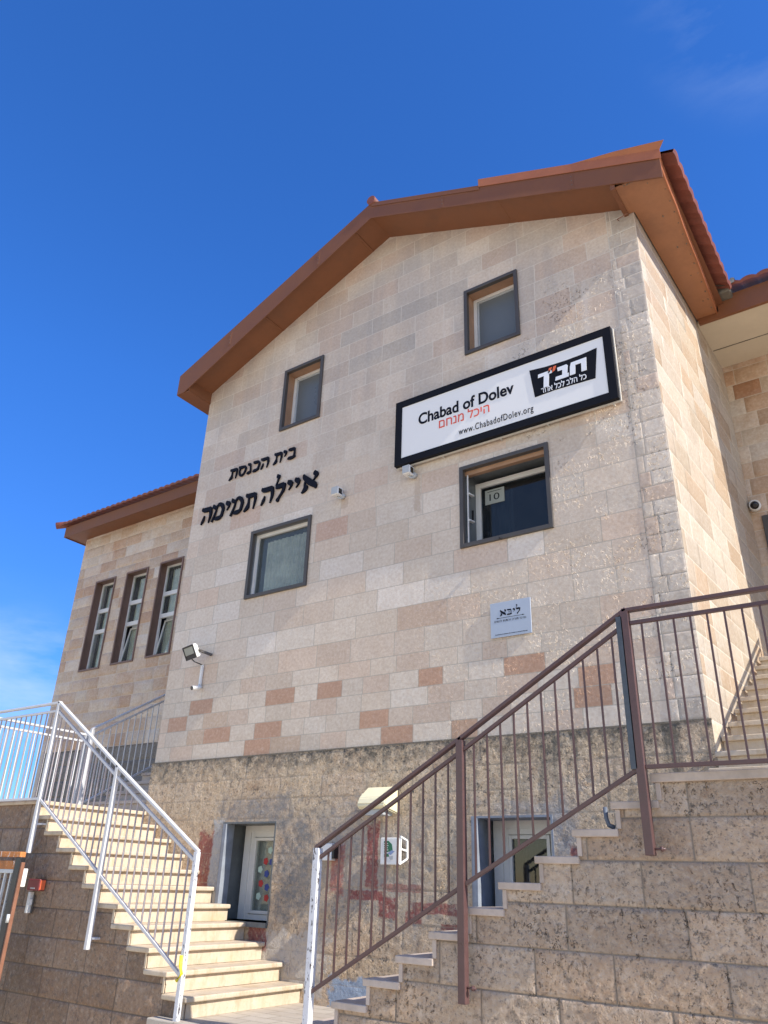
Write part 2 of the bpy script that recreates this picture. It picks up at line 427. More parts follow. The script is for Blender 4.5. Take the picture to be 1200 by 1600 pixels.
M['white_alu'] = simple('white_aluminium', (.66,.65,.62), .4, var=.06, bump=.02)
M['white_paint'] = simple('white_rail_paint', (.56,.56,.57), .38, var=.06, scale=10, bump=.08, chips=(.16,.09,.06), chipamt=.65)
M['shade_paint'] = simple('shaded_baluster_paint', (.38,.335,.34), .5, var=.12, scale=10, bump=.05)  # shade on the backlit white balusters put into a darker mauve colour
M['chipped_paint'] = simple('chipped_white_paint', (.62,.63,.66), .45, var=.1, scale=10, bump=.15, chips=(.06,.05,.05), chipamt=.57)
M['brown_paint'] = simple('brown_rail_paint', (.098,.052,.050), .34, var=.15, scale=10, bump=.06, chips=(.2,.13,.11), chipamt=.67)
M['blue_steel'] = simple('dark_blue_steel', (.055,.068,.085), .4, var=.25, scale=14, bump=.06)
M['black'] = simple('black_plastic', (.012,.012,.014), .4, var=.2, bump=.02)
M['black_matte'] = simple('black_letter', (.006,.007,.014), .65, spec=.15, var=.15, bump=.02)
M['white_plastic'] = simple('white_plastic', (.72,.72,.70), .4, var=.05, bump=.02)
M['cream_plastic'] = simple('cream_plastic', (.74,.68,.46), .4, var=.06, bump=.03)
M['grey_plastic'] = simple('grey_plastic', (.42,.44,.45), .45, var=.08, bump=.02)
M['lens'] = simple('camera_lens', (.006,.006,.008), .08, var=0, bump=0)
M['dark_room'] = simple('dark_interior', (.025,.026,.028), .9, var=.1, bump=0)
M['curtain'] = simple('grey_green_curtain', (.84,.80,.66), .85, var=.16, scale=3, bump=.1)
M['curtain_warm'] = simple('grey_curtain_light', (.56,.53,.47), .85, var=.3, scale=2.2, bump=.1, dirt=(.34,.33,.30))
M['curtain_dark'] = simple('grey_curtain', (.15,.16,.15), .85, var=.2, scale=3, bump=.1)
M['panel_white'] = simple('sign_panel_white', (.80,.79,.77), .35, var=.015, scale=1.2, bump=.01)
M['sign_frame'] = simple('sign_frame_black', (.006,.006,.009), .62, spec=.2, var=.25, scale=3, bump=.03)
M['sign_edge'] = simple('sign_edge_metal', (.55,.52,.46), .5, bump=.03)
M['letter_black'] = simple('print_black', (.006,.007,.014), .6, spec=.15, var=0, bump=0)
M['letter_red'] = simple('print_red', (.72,.10,.06), .5, var=0, bump=0)
M['letter_orange'] = simple('print_orange', (.72,.14,.05), .5, var=0, bump=0)
M['letter_white'] = simple('print_white', (.78,.80,.84), .5, var=0, bump=0)
M['plaque'] = simple('plaque_metal', (.44,.48,.55), .35, metal=.25, var=.03, scale=2, bump=.015)
M['green_print'] = simple('green_print', (.02,.14,.07), .5, var=.3, scale=30, bump=0)
M['blue_print'] = simple('blue_print', (.22,.30,.50), .5, bump=0)
M['red_sticker'] = simple('red_sticker', (.45,.03,.03), .5, var=.05, bump=0)
M['blue_sticker'] = simple('blue_sticker', (.03,.06,.28), .5, var=.05, bump=0)
M['mint_sticker'] = simple('mint_sticker', (.45,.60,.52), .5, var=.05, bump=0)
M['salmon_sticker'] = simple('salmon_sticker', (.70,.22,.15), .5, var=.05, bump=0)
M['paper'] = simple('paper', (.30,.32,.29), .8, var=.05, bump=0)
M['red_box'] = simple('red_plastic', (.20,.035,.035), .45, var=.12, bump=.05)
M['rust'] = simple('rusty_steel', (.45,.17,.045), .7, var=.35, scale=12, bump=.35, chips=(.66,.64,.6), chipamt=.58)
M['gate_paint'] = simple('gate_paint', (.50,.52,.52), .45, var=.12, scale=9, bump=.1, chips=(.25,.12,.06), chipamt=.66)
M['copper'] = simple('brown_pipe', (.22,.10,.06), .5, var=.2, bump=.1)
M['blue_hose'] = simple('blue_hose', (.13,.155,.20), .4, bump=.05)
M['yellow'] = simple('yellow_tape', (.75,.68,.03), .45, bump=.02)

def glass_mat(name, tint, mixf):
    t = NT(name)
    tr = t.n.new('ShaderNodeBsdfTransparent'); tr.inputs[0].default_value = (*tint, 1)
    gl = t.n.new('ShaderNodeBsdfGlossy'); gl.inputs['Roughness'].default_value = .03
    fr = t.n.new('ShaderNodeLayerWeight')
    df = t.n.new('ShaderNodeBsdfDiffuse'); df.inputs[0].default_value = (.30,.32,.33, 1)
    m1 = t.n.new('ShaderNodeMixShader'); m2 = t.n.new('ShaderNodeMixShader')
    dn = t.mapr(t.noise(6, 5, .7), .4, .75, mixf*.4, mixf)
    t.l.new(dn, m1.inputs[0]); t.l.new(tr.outputs[0], m1.inputs[1]); t.l.new(df.outputs[0], m1.inputs[2])
    t.l.new(t.math('ADD', t.math('MULTIPLY', t.math('POWER', fr.outputs['Facing'], 4), .9), .05, clamp=True), m2.inputs[0]); t.l.new(m1.outputs[0], m2.inputs[1]); t.l.new(gl.outputs[0], m2.inputs[2])
    t.l.new(m2.outputs[0], t.out.inputs[0]); return t.m
M['glass'] = glass_mat('window_glass', (.86,.90,.88), .16)
M['glass_dark'] = glass_mat('dark_window_glass', (.35,.42,.48), .06)
M['frost'] = simple('frosted_glass', (.125,.14,.15), .3, var=.06, scale=2, bump=0)

# ================================================================== SETTING
def paving_mat():
    t = NT('paving')
    b = t.n.new('ShaderNodeTexBrick'); t.l.new(t.co(), b.inputs['Vector'])
    b.inputs['Scale'].default_value = 1; b.inputs['Brick Width'].default_value = .4; b.inputs['Row Height'].default_value = .2
    b.inputs['Mortar Size'].default_value = .006
    b.inputs['Color1'].default_value = (.48,.43,.36,1); b.inputs['Color2'].default_value = (.42,.37,.31,1); b.inputs['Mortar'].default_value = (.22,.19,.15,1)
    n = t.noise(6, 6, .7); n2 = t.noise(60, 4)
    c = t.mix(t.mapr(n, .4, .7, 0, .5), b.outputs['Color'], (.33,.27,.2))
    t.set(Base_Color=c, Roughness=.75, Normal=t.bump(n2, .3, .005)); return t.m
M['paving'] = paving_mat()
def ground_mat():
    t = NT('ground_surface'); n = t.noise(.6, 7, .65); n2 = t.noise(40, 4, .7)
    c = t.mix(t.mapr(n, .35, .65), (.55,.46,.34), (.63,.53,.40)); c = t.mix(t.mapr(n2, .5, .7, 0, .4), c, (.36,.29,.21))
    t.set(Base_Color=c, Roughness=.85, Normal=t.bump(n2, .3, .01)); return t.m
M['ground'] = ground_mat()
tag(MB().quad((-600,-600,-.5),(600,-600,-.5),(600,600,-.5),(-600,600,-.5)).build('ground', M['ground']), kind='structure')
tag(MB().box(-6.35,-4.3,-1.75,0.02,-.6,0,.01).build('pavement', M['paving']), kind='structure')

# ================================================================== BUILDING
BL = thing('stone_building', 'two-storey cream stone building with gabled orange-brown roof eaves and a rough tan base', 'building')
XL, XR, XC = -8.95, -1.62, -5.275
ZT = lambda x: 10.20 - .43*abs(x-XC)           # rake soffit
OPEN = {   # x0,x1,z0,z1
 'upL': (-7.21, -6.44, 7.30, 8.40), 'upR': (-3.965, -3.19, 7.40, 8.45),
 'midL': (-7.55, -6.435, 4.66, 5.68), 'midR': (-4.07, -2.93, 4.675, 5.73)}
LOW = {'lowL': (-7.43, -6.595, .70, 1.73), 'lowR': (-3.97, -3.15, .80, 1.745)}
SPEC = [(-8.35,2.82,(.55,.42,.31)),(-6.2,3.0,(.56,.43,.32)),(-7.9,3.0,(.57,.44,.33)),(-6.4,2.62,(.55,.42,.31)),(-5.0,2.62,RED),(-4.6,2.8,PINK),(-5.2,3.2,PINK),(-3.1,2.6,PINK),(-2.3,3.2,PINK),(-4.0,2.62,(.52,.35,.24)),(-7.3,3.4,PINK),(-5.77,3.21,RED),(-6.94,3.21,RED),(-8.13,3.19,RED),(-8.66,2.97,RED),(-5.34,2.81,RED),(-6.93,2.79,RED),(-7.73,2.77,RED),(-7.15,2.6,RED),
 (-7.53,2.99,PINK),(-5.96,3.02,PINK),(-5.95,2.62,PINK),(-8.62,2.62,PINK),(-4.58,3.23,RED),(-3.39,3.22,RED),(-2.77,3.03,RED),(-2.56,2.81,RED),(-5.31,2.83,RED),(-1.9,3.23,RED),
 (-3.6,3.01,PINK),(-4.37,3.02,PINK),(-3.77,2.83,PINK),(-4.39,5.68,PINK),(-5.16,5.86,PINK),(-3.64,5.94,PINK),(-3.89,4.57,PINK),
 (-4.49,4.0,(.58,.44,.33)),(-8.61,7.11,PINK),(-6.62,6.84,PINK),(-5.85,5.31,(.58,.41,.31)),(-8.6,6.39,PINK),(-7.6,5.87,(.58,.44,.34)),
 (-6.38,9.28,PINK),(-6.05,9.22,PINK),(-6.39,8.82,PINK),(-5.21,9.18,PINK),(-8.21,8.8,PINK),(-8.14,8.37,PINK),(-5.58,9.74,PINK),(-4.84,9.82,PINK),(-3.3,8.81,PINK),
 (-1.99,7.87,PINK),(-2.92,7.76,PINK),(-2.15,8.96,PINK),(-3.41,9.41,PINK),
 (-6.0,8.42,GREY),(-5.44,8.49,GREY),(-4.82,8.47,GREY),(-4.39,8.48,GREY),(-5.17,8.07,GREY),(-5.71,8.09,GREY),(-6.9,5.82,WHITE),(-3.3,4.5,WHITE),
 (-8.2,5.1,WHITE),(-8.0,4.6,WHITE),(-8.3,4.1,WHITE),(-7.2,4.05,WHITE),(-4.6,4.35,WHITE),(-5.1,4.5,WHITE),(-4.2,4.2,WHITE),(-5.6,4.9,WHITE)]
OPEN = {k: (a+.036, b-.036, c+.036, d-.036) for k, (a, b, c, d) in OPEN.items()}
FZ = 2.52
frows = [FZ+.2*i for i in range(6)]
while frows[-1] < 10.3: frows.append(frows[-1]+.288)
def inside(r, x, z, e=0): return r[0]-e < x < r[1]+e and r[2]-e < z < r[3]+e
def inc_f(x, z, za, zb_):
    if za > ZT(x)+.03: return False
    return not any(inside(r, x, z) for r in OPEN.values())
QX = XR-.34
stone_wall('facade_wall', M['facade'], BL, frows, XL, QX, lambda x, z, d: (x, -d, z), inc_f,
           xb=[v for r in OPEN.values() for v in r[:2]], zb=[v for r in OPEN.values() for v in r[2:]],
           res=.055, amp=.0012, tilt=0, lens=(.42, .72), special=SPEC, seed=5, joint=.004, jd=0, freq=6,
           rough=lambda x, z: 1+2.2*max(0, min(1, (x+3.4)/1.6)))
# rough corner quoins
qrows = [FZ]
rq = random.Random(3)
while qrows[-1] < 8.7: qrows.append(qrows[-1]+rq.choice([.2, .2, .24, .17]))
stone_wall('quoin', M['facade'], BL, qrows, QX, XR, lambda x, z, d: (x, -d-.004, z), lambda x, z, a, b: a < ZT(x)+.02,
           res=.02, amp=.003, tilt=.0008, lens=(.17, .36), palette=CREAM[3:6]+[PINK, GREY], seed=9, joint=.004, jd=.002, freq=14, bulge=.0008)
# plinth
def inc_p(x, z, a, b): return not any(inside(r, x, z) for r in LOW.values())
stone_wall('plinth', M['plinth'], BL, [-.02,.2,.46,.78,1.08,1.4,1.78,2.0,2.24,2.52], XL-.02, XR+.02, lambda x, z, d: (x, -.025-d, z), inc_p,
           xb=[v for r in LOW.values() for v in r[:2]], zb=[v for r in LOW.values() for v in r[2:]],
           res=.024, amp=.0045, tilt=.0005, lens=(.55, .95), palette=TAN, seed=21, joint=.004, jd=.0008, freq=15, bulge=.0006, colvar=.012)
MB().box(XL-.02, XR+.02, -.028, .0, FZ-.012, FZ+.004).build('plinth_ledge', M['plinth'], BL)
# right flank (turns slightly, as in the photo)
TX = .035
def side3(u, z, d): return (XR+TX*u+d, u, z)
srows = [FZ+.2*i for i in range(6)]
while srows[-1] < 8.7: srows.append(srows[-1]+.288)
stone_wall('flank_wall', M['side'], BL, srows, 0, 3.75, side3, res=.09, amp=.0015, tilt=.0015, lens=(.4, .75), seed=31, joint=.004, jd=.002,
           palette=[(.46,.405,.33), (.45,.385,.305), (.475,.425,.355), (.43,.365,.28), (.465,.415,.34), (.41,.32,.23)], freq=5)
stone_wall('flank_plinth', M['side'], BL, [1.8, 2.15, 2.52], -.02, 3.75, lambda u, z, d: (XR+.02+TX*u+d, u, z), res=.04, amp=.01, tilt=.002,
           lens=(.5, .9), palette=TAN[:3]+[(.6,.52,.4)], seed=33, jd=.006, bulge=.006)
# left flank (hidden from the front, closes the volume)
MB().box(XL, XL+.2, .02, 3.4, 1.0, 8.6).build('flank_wall', M['wing'], BL)

# --- windows of the facade
def frame_box(x0, x1, z0, z1, y0, y1, w):
    m = MB()
    m.box(x0, x0+w, y0, y1, z0, z1, .003); m.box(x1-w, x1, y0, y1, z0, z1, .003)
    m.box(x0+w, x1-w, y0, y1, z0, z0+w, .003); m.box(x0+w, x1-w, y0, y1, z1-w, z1, .003)
    return m
def reveal(r, y0, d, mat, parent, name='reveal'):
    x0, x1, z0, z1 = r; e = .02
    m = MB()
    m.box(x0-e, x0, y0, y0+d, z0-e, z1+e); m.box(x1, x1+e, y0, y0+d, z0-e, z1+e)
    m.box(x0, x1, y0, y0+d, z0-e, z0); m.box(x0, x1, y0, y0+d, z1, z1+e)
    return m.build(name, mat, parent)
def backing(r, y, parent):
    x0, x1, z0, z1 = r
    m = MB(); m.box(x0-.2, x1+.2, y+.55, y+.6, z0-.2, z1+.2); 
    m.box(x0-.22, x0-.2, y, y+.6, z0-.2, z1+.2); m.box(x1+.2, x1+.22, y, y+.6, z0-.2, z1+.2)
    m.box(x0-.2, x1+.2, y, y+.55, z1+.2, z1+.22); m.box(x0-.2, x1+.2, y, y+.55, z0-.22, z0-.2)
    m.build('interior', M['dark_room'], parent)
def curtain(x0, x1, z0, z1, y, mat, parent, folds=9, amp=.018):
    m = MB(); n = folds*8; prev = None
    for i in range(n+1):
        x = x0+(x1-x0)*i/n; yy = y+amp*math.sin(i/8*2*math.pi)+amp*.5*math.sin(i*.31)
        a = m.bm.verts.new((x, yy, z0)); b = m.bm.verts.new((x, yy, z1))
        if prev:
            f = m.bm.faces.new((prev[0], a, b, prev[1])); f.smooth = True
        prev = (a, b)
    return m.build('curtain', mat, parent, False)
def window(key, r, d, kind):
    x0, x1, z0, z1 = r
    o = frame_box(x0-.045, x1+.045, z0-.045, z1+.045, -.028, .03, .05).build('window', M['dark_frame'], BL)
    return o
for key in ('upL', 'upR'):
    r = OPEN[key]; x0, x1, z0, z1 = r
    w = window(key, r, .2, 0)
    reveal(r, .03, .24, M['reveal_warm'], w)
    frame_box(x0, x1, z0, z1, .17, .22, .045).build('window_frame', M['white_alu'], w)
    frame_box(x0+.05, x1-.05, z0+.05, z1-.05, .185, .215, .022).build('sash', M['grey_plastic'], w)
    MB().box(x0+.07, x1-.07, .2, .206, z0+.07, z1-.07).build('pane', M['frost'], w)
# left wide window: dirty pane close behind the frame
r = OPEN['midL']; x0, x1, z0, z1 = r
w = window('midL', r, .1, 0); w['label'] = 'wide window with dirty pane and grey curtain'
reveal(r, .03, .3, M['reveal_gray'], w)
MB().box(x0, x0+.04, .06, .1, z0, z1).box(x0+.04, x1, .06, .1, z1-.05, z1).build('window_frame', M['white_alu'], w)
MB().box(x0+.04, x1, .09, .096, z0, z1-.05).build('pane', M['glass'], w)
curtain(x0+.17, x1-.02, z0+.01, z1-.12, .125, M['curtain_warm'], w, 11, .010)
backing(r, .34, w)
# right wide window: deep opening
r = OPEN['midR']; x0, x1, z0, z1 = r
w = window('midR', r, .35, 0); w['label'] = 'deep wide window with grey lining and a paper sheet behind its glass'
reveal(r, .03, .36, M['reveal_gray'], w)
MB().box(x0, x1, .04, .10, z1-.06, z1-.003).build('roller_rail', M['reveal_warm'], w)
MB().box(x0+.028, x0+.042, .035, .05, z0, z1-.06).build('guide_rail', M['white_alu'], w)
for zz in (z0+.33, z0+.68):
    MB().bar((x0+.035, .05, zz), (x0+.04, .16, zz+.012), .04, .02, bev=.003).build('hinge', M['white_alu'], w)
MB().bar((x0+.01, .2, z0+.38), (x0+.012, .2, z0+.52), .02, .02).build('latch', M['black'], w)
frame_box(x0, x1, z0, z1-.06, .3, .36, .065).build('window_frame', M['white_alu'], w)
MB().box(x0+.065, x1-.065, .33, .336, z0+.065, z1-.125).build('pane', M['glass_dark'], w)
backing((x0, x1, z0, z1), .4, w)
curtain(x0+.05, x0+.42, z0, z1-.15, .48, M['curtain_dark'], w, 4)
MB().tube([(x0+.47, -.04, z0-.035), (x0+.5, -.045, z0-.05)], .012, 8).build('drain_plug', M['black'], w)
# basement windows
for key, gx in (('lowL', 0), ('lowR', 1)):
    r = LOW[key]; x0, x1, z0, z1 = r
    w = reveal(r, -.03, .42, M['reveal_blue'] if gx else M['reveal_gray'], BL, 'basement_window')
    w['label'] = 'basement window with coloured flower stickers' if not gx else 'basement window with dark glass above the stair treads'
    MB().box(x0+.0, x0+.05, -.045, .1, z0, z1).build('jamb', M['reveal_blue'], w)
    MB().box(x0+.05, x0+.15, .3, .36, z0, z1).box(x0+.15, x1, .3, .36, z1-.07, z1).build('window_board', M['white_alu'], w)
    frame_box(x0+.15, x1+(.12 if not gx else -.1), z0, z1-.07, .31, .37, .06).build('window_frame', M['white_alu'], w)
    frame_box(x0+.215, x1+(.055 if not gx else -.165), z0+.065, z1-.135, .3, .36, .035).build('sash', M['white_alu'], w)
    MB().box(x0+.25, x1+(.02 if not gx else -.2), .33, .335, z0+.1, z1-.17).build('pane', M['glass' if not gx else 'glass_dark'], w)
    MB().box(x0-.01, x1+.01, -.06, .3, z0-.05, z0+.0).build('sill', M['reveal_gray'], w)
    backing(r, .44, w)
    if gx: curtain(x0+.3, x1-.25, z0+.05, z1-.2, .47, M['curtain_dark'], w, 6, .02)
    else:
        MB().box(x0+.15, x1+.1, .42, .425, z0+.05, z1-.1).build('blind', M['curtain_warm'], w)
        px0, pz0, ph = x0+.25, z0+.1, z1-.17-z0-.1
        for (u, v, mt) in ((.52,.86,'mint'),(.36,.70,'red'),(.62,.69,'blue'),(.14,.58,'mint'),(.44,.52,'blue'),(.75,.5,'salmon'),(.72,.9,'salmon'),(.22,.38,'red'),(.50,.33,'blue'),(.16,.2,'mint'),(.52,.18,'red'),(.72,.42,'salmon')):
            cx, cz = px0+.03+u*.36, pz0+v*ph
            pts = []
            for k in range(24):
                a = k/24*2*math.pi; rr = .036*(1+.12*math.cos(5*a))
                pts.append((cx+rr*math.cos(a), .3275, cz+rr*1.05*math.sin(a)))
            MB().prism(pts, (0, .002, 0)).build('sticker', M[mt+'_sticker'], w)

# --- main roof
zf = lambda x: 10.49-.43*abs(x-XC)              # fascia top
XA, XB = -9.22, -1.14
YF = -.5
def strip(ya, yb, f0, f1, xs):
    m = MB()
    for a, b in zip(xs, xs[1:]):
        p = [(a, ya, f0(a)), (b, ya, f0(b)), (b, ya, f1(b)), (a, ya, f1(a))]
        m.prism(p, (0, yb-ya, 0))
    bmesh.ops.remove_doubles(m.bm, verts=m.bm.verts[:], dist=1e-5)
    return m
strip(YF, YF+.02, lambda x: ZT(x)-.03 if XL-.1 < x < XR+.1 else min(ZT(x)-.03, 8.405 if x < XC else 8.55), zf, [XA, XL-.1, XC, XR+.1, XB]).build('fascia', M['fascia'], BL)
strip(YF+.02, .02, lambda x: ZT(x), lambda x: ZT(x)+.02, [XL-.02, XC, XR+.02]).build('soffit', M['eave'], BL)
# boxed eave on the right, running back to the right wing
m = MB()
n = 9
rng = random.Random(4)
ptsA = []
for i in range(n+1):
    y = YF+.02+(2.5-YF-.02)*i/n
    xi = XR+TX*y+.012; xo = -1.15-.035*(y-YF) + rng.uniform(-.004, .004)
    ptsA.append((y, xi, xo, 8.57+rng.uniform(-.003, .003), 8.56+rng.uniform(-.006, .006)))
for a, b in zip(ptsA, ptsA[1:]):
    m.quad((a[1], a[0], a[3]), (b[1], b[0], b[3]), (b[2], b[0], b[4]), (a[2], a[0], a[4]))
m.quad((XR-.06, YF+.015, 8.57), (XR+.012, YF+.015, 8.57), (XR+.012, 0, 8.57), (XR-.06, 0, 8.57))
m.build('eave_soffit', M['eave_lit'], BL)
m = MB()
for a, b in zip(ptsA, ptsA[1:]):
    m.prism([(a[2], a[0], a[4]-.012), (b[2], b[0], b[4]-.012), (b[2]+.01, b[0], 8.74+rng.uniform(-.005, .005)), (a[2]+.01, a[0], 8.74)], (.012, 0, 0))
m.build('eave_fascia', M['flash'], BL)
MB().box(XR-.11, XR-.058, YF+.012, .0, 8.55, 8.72).build('eave_end', M['fascia'], BL)
# left boxed eave
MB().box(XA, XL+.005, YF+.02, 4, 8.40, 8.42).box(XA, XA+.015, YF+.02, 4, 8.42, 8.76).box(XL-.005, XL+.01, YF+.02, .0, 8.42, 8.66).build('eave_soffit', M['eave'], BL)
# screws along the right eave
for i in range(14):
    y = -.35+i*.2
    for k, xx in enumerate((-1.2-.035*y, -1.34)):
        if k == 0 or i % 3 == 0:
            MB().tube([(xx, y+rng.uniform(-.03, .03), 8.565), (xx, y, 8.555)], .007, 6).build('screw', M['lead'], BL)
# stacked flashing with a loose end
def fl(x): return zf(x)+.105
xs = [-3.45+.25*i for i in range(10)]+[-1.12]
strip(YF-.012, YF-.004, lambda x: zf(x)-.035, fl, xs).build('rake_flashing', M['flash'], BL)
strip(YF-.011, YF-.004, lambda x: zf(x)-.09, lambda x: zf(x)-.04, [XC, -3.44]).build('rake_flashing', M['fascia'], BL)
m = MB()
m.prism([(-2.15, YF-.013, fl(-2.15)), (-1.12, YF-.013, fl(-1.12)), (-1.05, YF-.07, fl(-1.05)+.08), (-1.6, YF-.045, fl(-1.6)+.055)], (0, .006, .004))
m.build('loose_flashing', M['flash'], BL)
# sheet seams and rivets along the two rake boards
rs = random.Random(14)
for xx in (-8.1, -6.3, -4.05, -2.2):
    m = MB()
    m.prism([(xx, YF-.004, ZT(xx)-.025), (xx+.05, YF-.004, ZT(xx+.05)-.025), (xx+.05, YF-.004, zf(xx+.05)-.06), (xx, YF-.004, zf(xx)-.06)], (0, .003, 0))
    m.build('seam_strip', M['fascia'], BL)
    for k in range(3):
        z = ZT(xx)+.03+k*.07
        MB().tube([(xx+.025, YF-.004, z), (xx+.025, YF-.009, z)], .007, 6).build('rivet', M['lead'], BL)
for xx in (-7.4, -5.6, -3.2):
    MB().box(xx, xx+.03, YF+.05, -.02, ZT(xx)-.005-.43*0, ZT(xx)+.012).build('seam_strip', M['eave'], BL)
for k in range(12):
    MB().tube([(-1.58+.035*rs.random()+.03*k, YF+.04, 8.575), (-1.58+.03*k, YF+.04, 8.553)], .006, 6).build('rivet', M['lead'], BL)
# tiles: corrugated sheets with stepped courses
def tiles(name, org, along, upslope, L, H, period=.21, amp=.032, parent=BL):
    org, A, U = Vector(org), Vector(along).normalized(), Vector(upslope).normalized()
    N = A.cross(U).normalized()
    if N.z < 0: N = -N
    nu = max(2, int(L/period*8)); course = .34
    rowsz = []
    k = 0
    while k*course < H:
        rowsz += [(k*course, .03), (min(H, k*course+course-.002), 0)]; k += 1
    m = MB(); g = []
    for (h, lift) in rowsz:
        g.append([m.bm.verts.new(org + A*(L*i/nu) + U*h + N*(lift + amp*abs(math.sin(math.pi*(L*i/nu)/period))**.8)) for i in range(nu+1)])
    for a, b in zip(g, g[1:]):
        for i in range(nu):
            f = m.bm.faces.new((a[i], a[i+1], b[i+1], b[i])); f.smooth = True
    under = [m.bm.verts.new(org + A*(L*i/nu) + N*(-.012 + (amp-.012)*abs(math.sin(math.pi*(L*i/nu)/period))**.8)) for i in range(nu+1)]
    back = [m.bm.verts.new(org + A*(L*i/nu) + U*.5 - N*.02) for i in range(nu+1)]
    for i in range(nu):
        m.bm.faces.new((under[i], under[i+1], g[0][i+1], g[0][i]))
        m.bm.faces.new((back[i], back[i+1], under[i+1], under[i]))
    o = m.build(name, M['tile'], parent, False)
    return o
rise = Vector((-1, 0, .43)).normalized()
o = tiles('roof_tiles', (-.99, YF+.03, 8.735), (0, 1, 0), rise, 2.7, 1.2)
tiles('roof_tiles', (-2.1, YF+.2, 9.13), (0, 1, 0), rise, 2.5, 3.4)
tiles('roof_tiles', (-2.9, 2.73, 9.57), (0, 1, 0), rise, 6.3, 2.6)
tiles('roof_tiles', (-9.3, 9, 8.62), (0, -1, 0), (1, 0, .43), 9.35, 4.45)
MB().tube([(XC, YF-.03, 10.52), (XC, 0, 10.53), (XC, 9, 10.53)], .075, 12).build('ridge_cap', M['tile'], BL)
# roof deck closing the volume under the tiles
m = MB(); m.prism([(XA, YF+.03, zf(XA)-.03), (XC, YF+.03, zf(XC)-.03), (XB, YF+.03, zf(XB)-.03), (XB-.3, YF+.03, zf(XB)-.06), (XC, YF+.03, zf(XC)-.2), (XA+.3, YF+.03, zf(XA)-.06)], (0, 9, 0))
m.build('roof_deck', M['fascia'], BL)

# --- right wing (set back, in the shade of its eave)
YW = 3.72
wrows = [3.3]
while wrows[-1] < 8.6: wrows.append(wrows[-1]+.27)
DOOR = (-1.36, -.35, 3.6, 5.93)
stone_wall('wing_wall', M['wing'], BL, wrows, -1.55, 4.5, lambda x, z, d: (x, YW-d, z), lambda x, z, a, b: not inside(DOOR, x, z), xb=DOOR[:2], zb=DOOR[2:],
           res=.12, lens=(.4, .7), palette=WING, special=[(-1.2,8.0,(.38,.22,.13)),(-1.0,7.5,(.46,.33,.23))], seed=41)
d = frame_box(DOOR[0], DOOR[1], DOOR[2], DOOR[3], YW-.03, YW+.08, .07).build('door', M['dark_frame'], BL)
MB().box(DOOR[0]+.07, DOOR[1]-.07, YW+.04, YW+.07, DOOR[2]+.07, DOOR[3]-.07, .005).build('door_leaf', M['brown_frame'], d)
MB().box(-1.53, 4.6, 2.45, YW, 8.52, 8.56).build('wing_soffit', M['soffit'], BL)
MB().box(-1.5, 4.6, 3.2, 3.21, 8.512, 8.52).build('soffit_joint', M['lead'], BL)
MB().box(-1.22, 4.6, 2.40, 2.45, 8.47, 8.80).build('wing_fascia', M['eave'], BL)
MB().box(-1.50, -1.22, 2.40, 2.45, 8.47, 8.57).build('wing_fascia', M['eave'], BL)
tiles('wing_roof_tiles', (4.6, 2.28, 8.84), (-1, 0, 0), (0, 1, .43), 5.75, 3.5)
m = MB(); prev = None
for i in range(9):
    t_ = i/8; c = Vector((-1.22+.3*t_, 2.12+.12*t_, 8.86-.06*math.sin(t_*3.14)))
    ring = [m.bm.verts.new(c+Vector((0, -.06, -.05))), m.bm.verts.new(c+Vector((0, -.03, .05+.02*math.sin(i*2)))), m.bm.verts.new(c+Vector((0, .3, .13)))]
    if prev:
        for k in range(2): m.bm.faces.new((prev[k], ring[k], ring[k+1], prev[k+1])).smooth = True
    prev = ring
m.build('valley_flashing', M['lead'], BL, False)
MB().box(-1.9, -1.0, 2.2, 2.55, 8.72, 8.93, .03).build('valley_flashing', M['lead'], BL)

# --- left wing
YV = 3.4
vrows = [3.6]
while vrows[-1] < 9.1: vrows.append(vrows[-1]+.27)
WW = [(-16.47, -15.69, 5.42, 7.70), (-15.27, -14.47, 5.44, 7.71), (-14.05, -13.25, 5.45, 7.72)]
WW = [(a+.025, b-.025, c+.025, d-.025) for a, b, c, d in WW]
stone_wall('wing_wall', M['wing'], BL, vrows, -17.32, XL, lambda x, z, d: (x, YV-d, z), lambda x, z, a, b: a < 9.1 and not any(inside(q, x, z) for q in WW),
           xb=[v for q in WW for v in q[:2]], zb=[v for q in WW for v in q[2:]], res=.12, lens=(.38, .75), palette=WING, seed=52, amp=.003, tilt=.002)
stone_wall('wing_plinth', M['wing_base'], BL, [1.0, 1.4, 1.8, 2.2, 2.6, 2.95, 3.28, 3.6], -17.34, XL, lambda x, z, d: (x, YV+.03-d, z), res=.05, amp=.014, lens=(.5, .9),
           palette=[(.17,.155,.14), (.2,.18,.155), (.15,.135,.12)], seed=53, bulge=.008, jd=.006)
MB().box(-17.32, -17.2, YV+.005, 9, 1, 9.1).build('wing_wall', M['wing'], BL)
MB().box(-17.66, XL+.1, YV-.42, YV+.01, 9.05, 9.07).box(-17.66, -17.2, YV+.01, 9, 9.05, 9.07).build('wing_soffit', M['eave'], BL)
MB().box(-17.68, XL+.1, YV-.44, YV-.42, 9.03, 9.32).box(-17.68, -17.66, YV-.42, 9, 9.03, 9.32).build('wing_fascia', M['fascia'], BL)
tiles('wing_roof_tiles', (-8.9, YV-.55, 9.36), (-1, 0, 0), (0, 1, .30), 8.95, 5, period=.2)
MB().tube([(-17.9, YV-.6, 9.36), (-17.7, YV-.4, 9.43), (-17.4, YV-.1, 9.5)], .09, 10).build('hip_cap', M['tile'], BL)
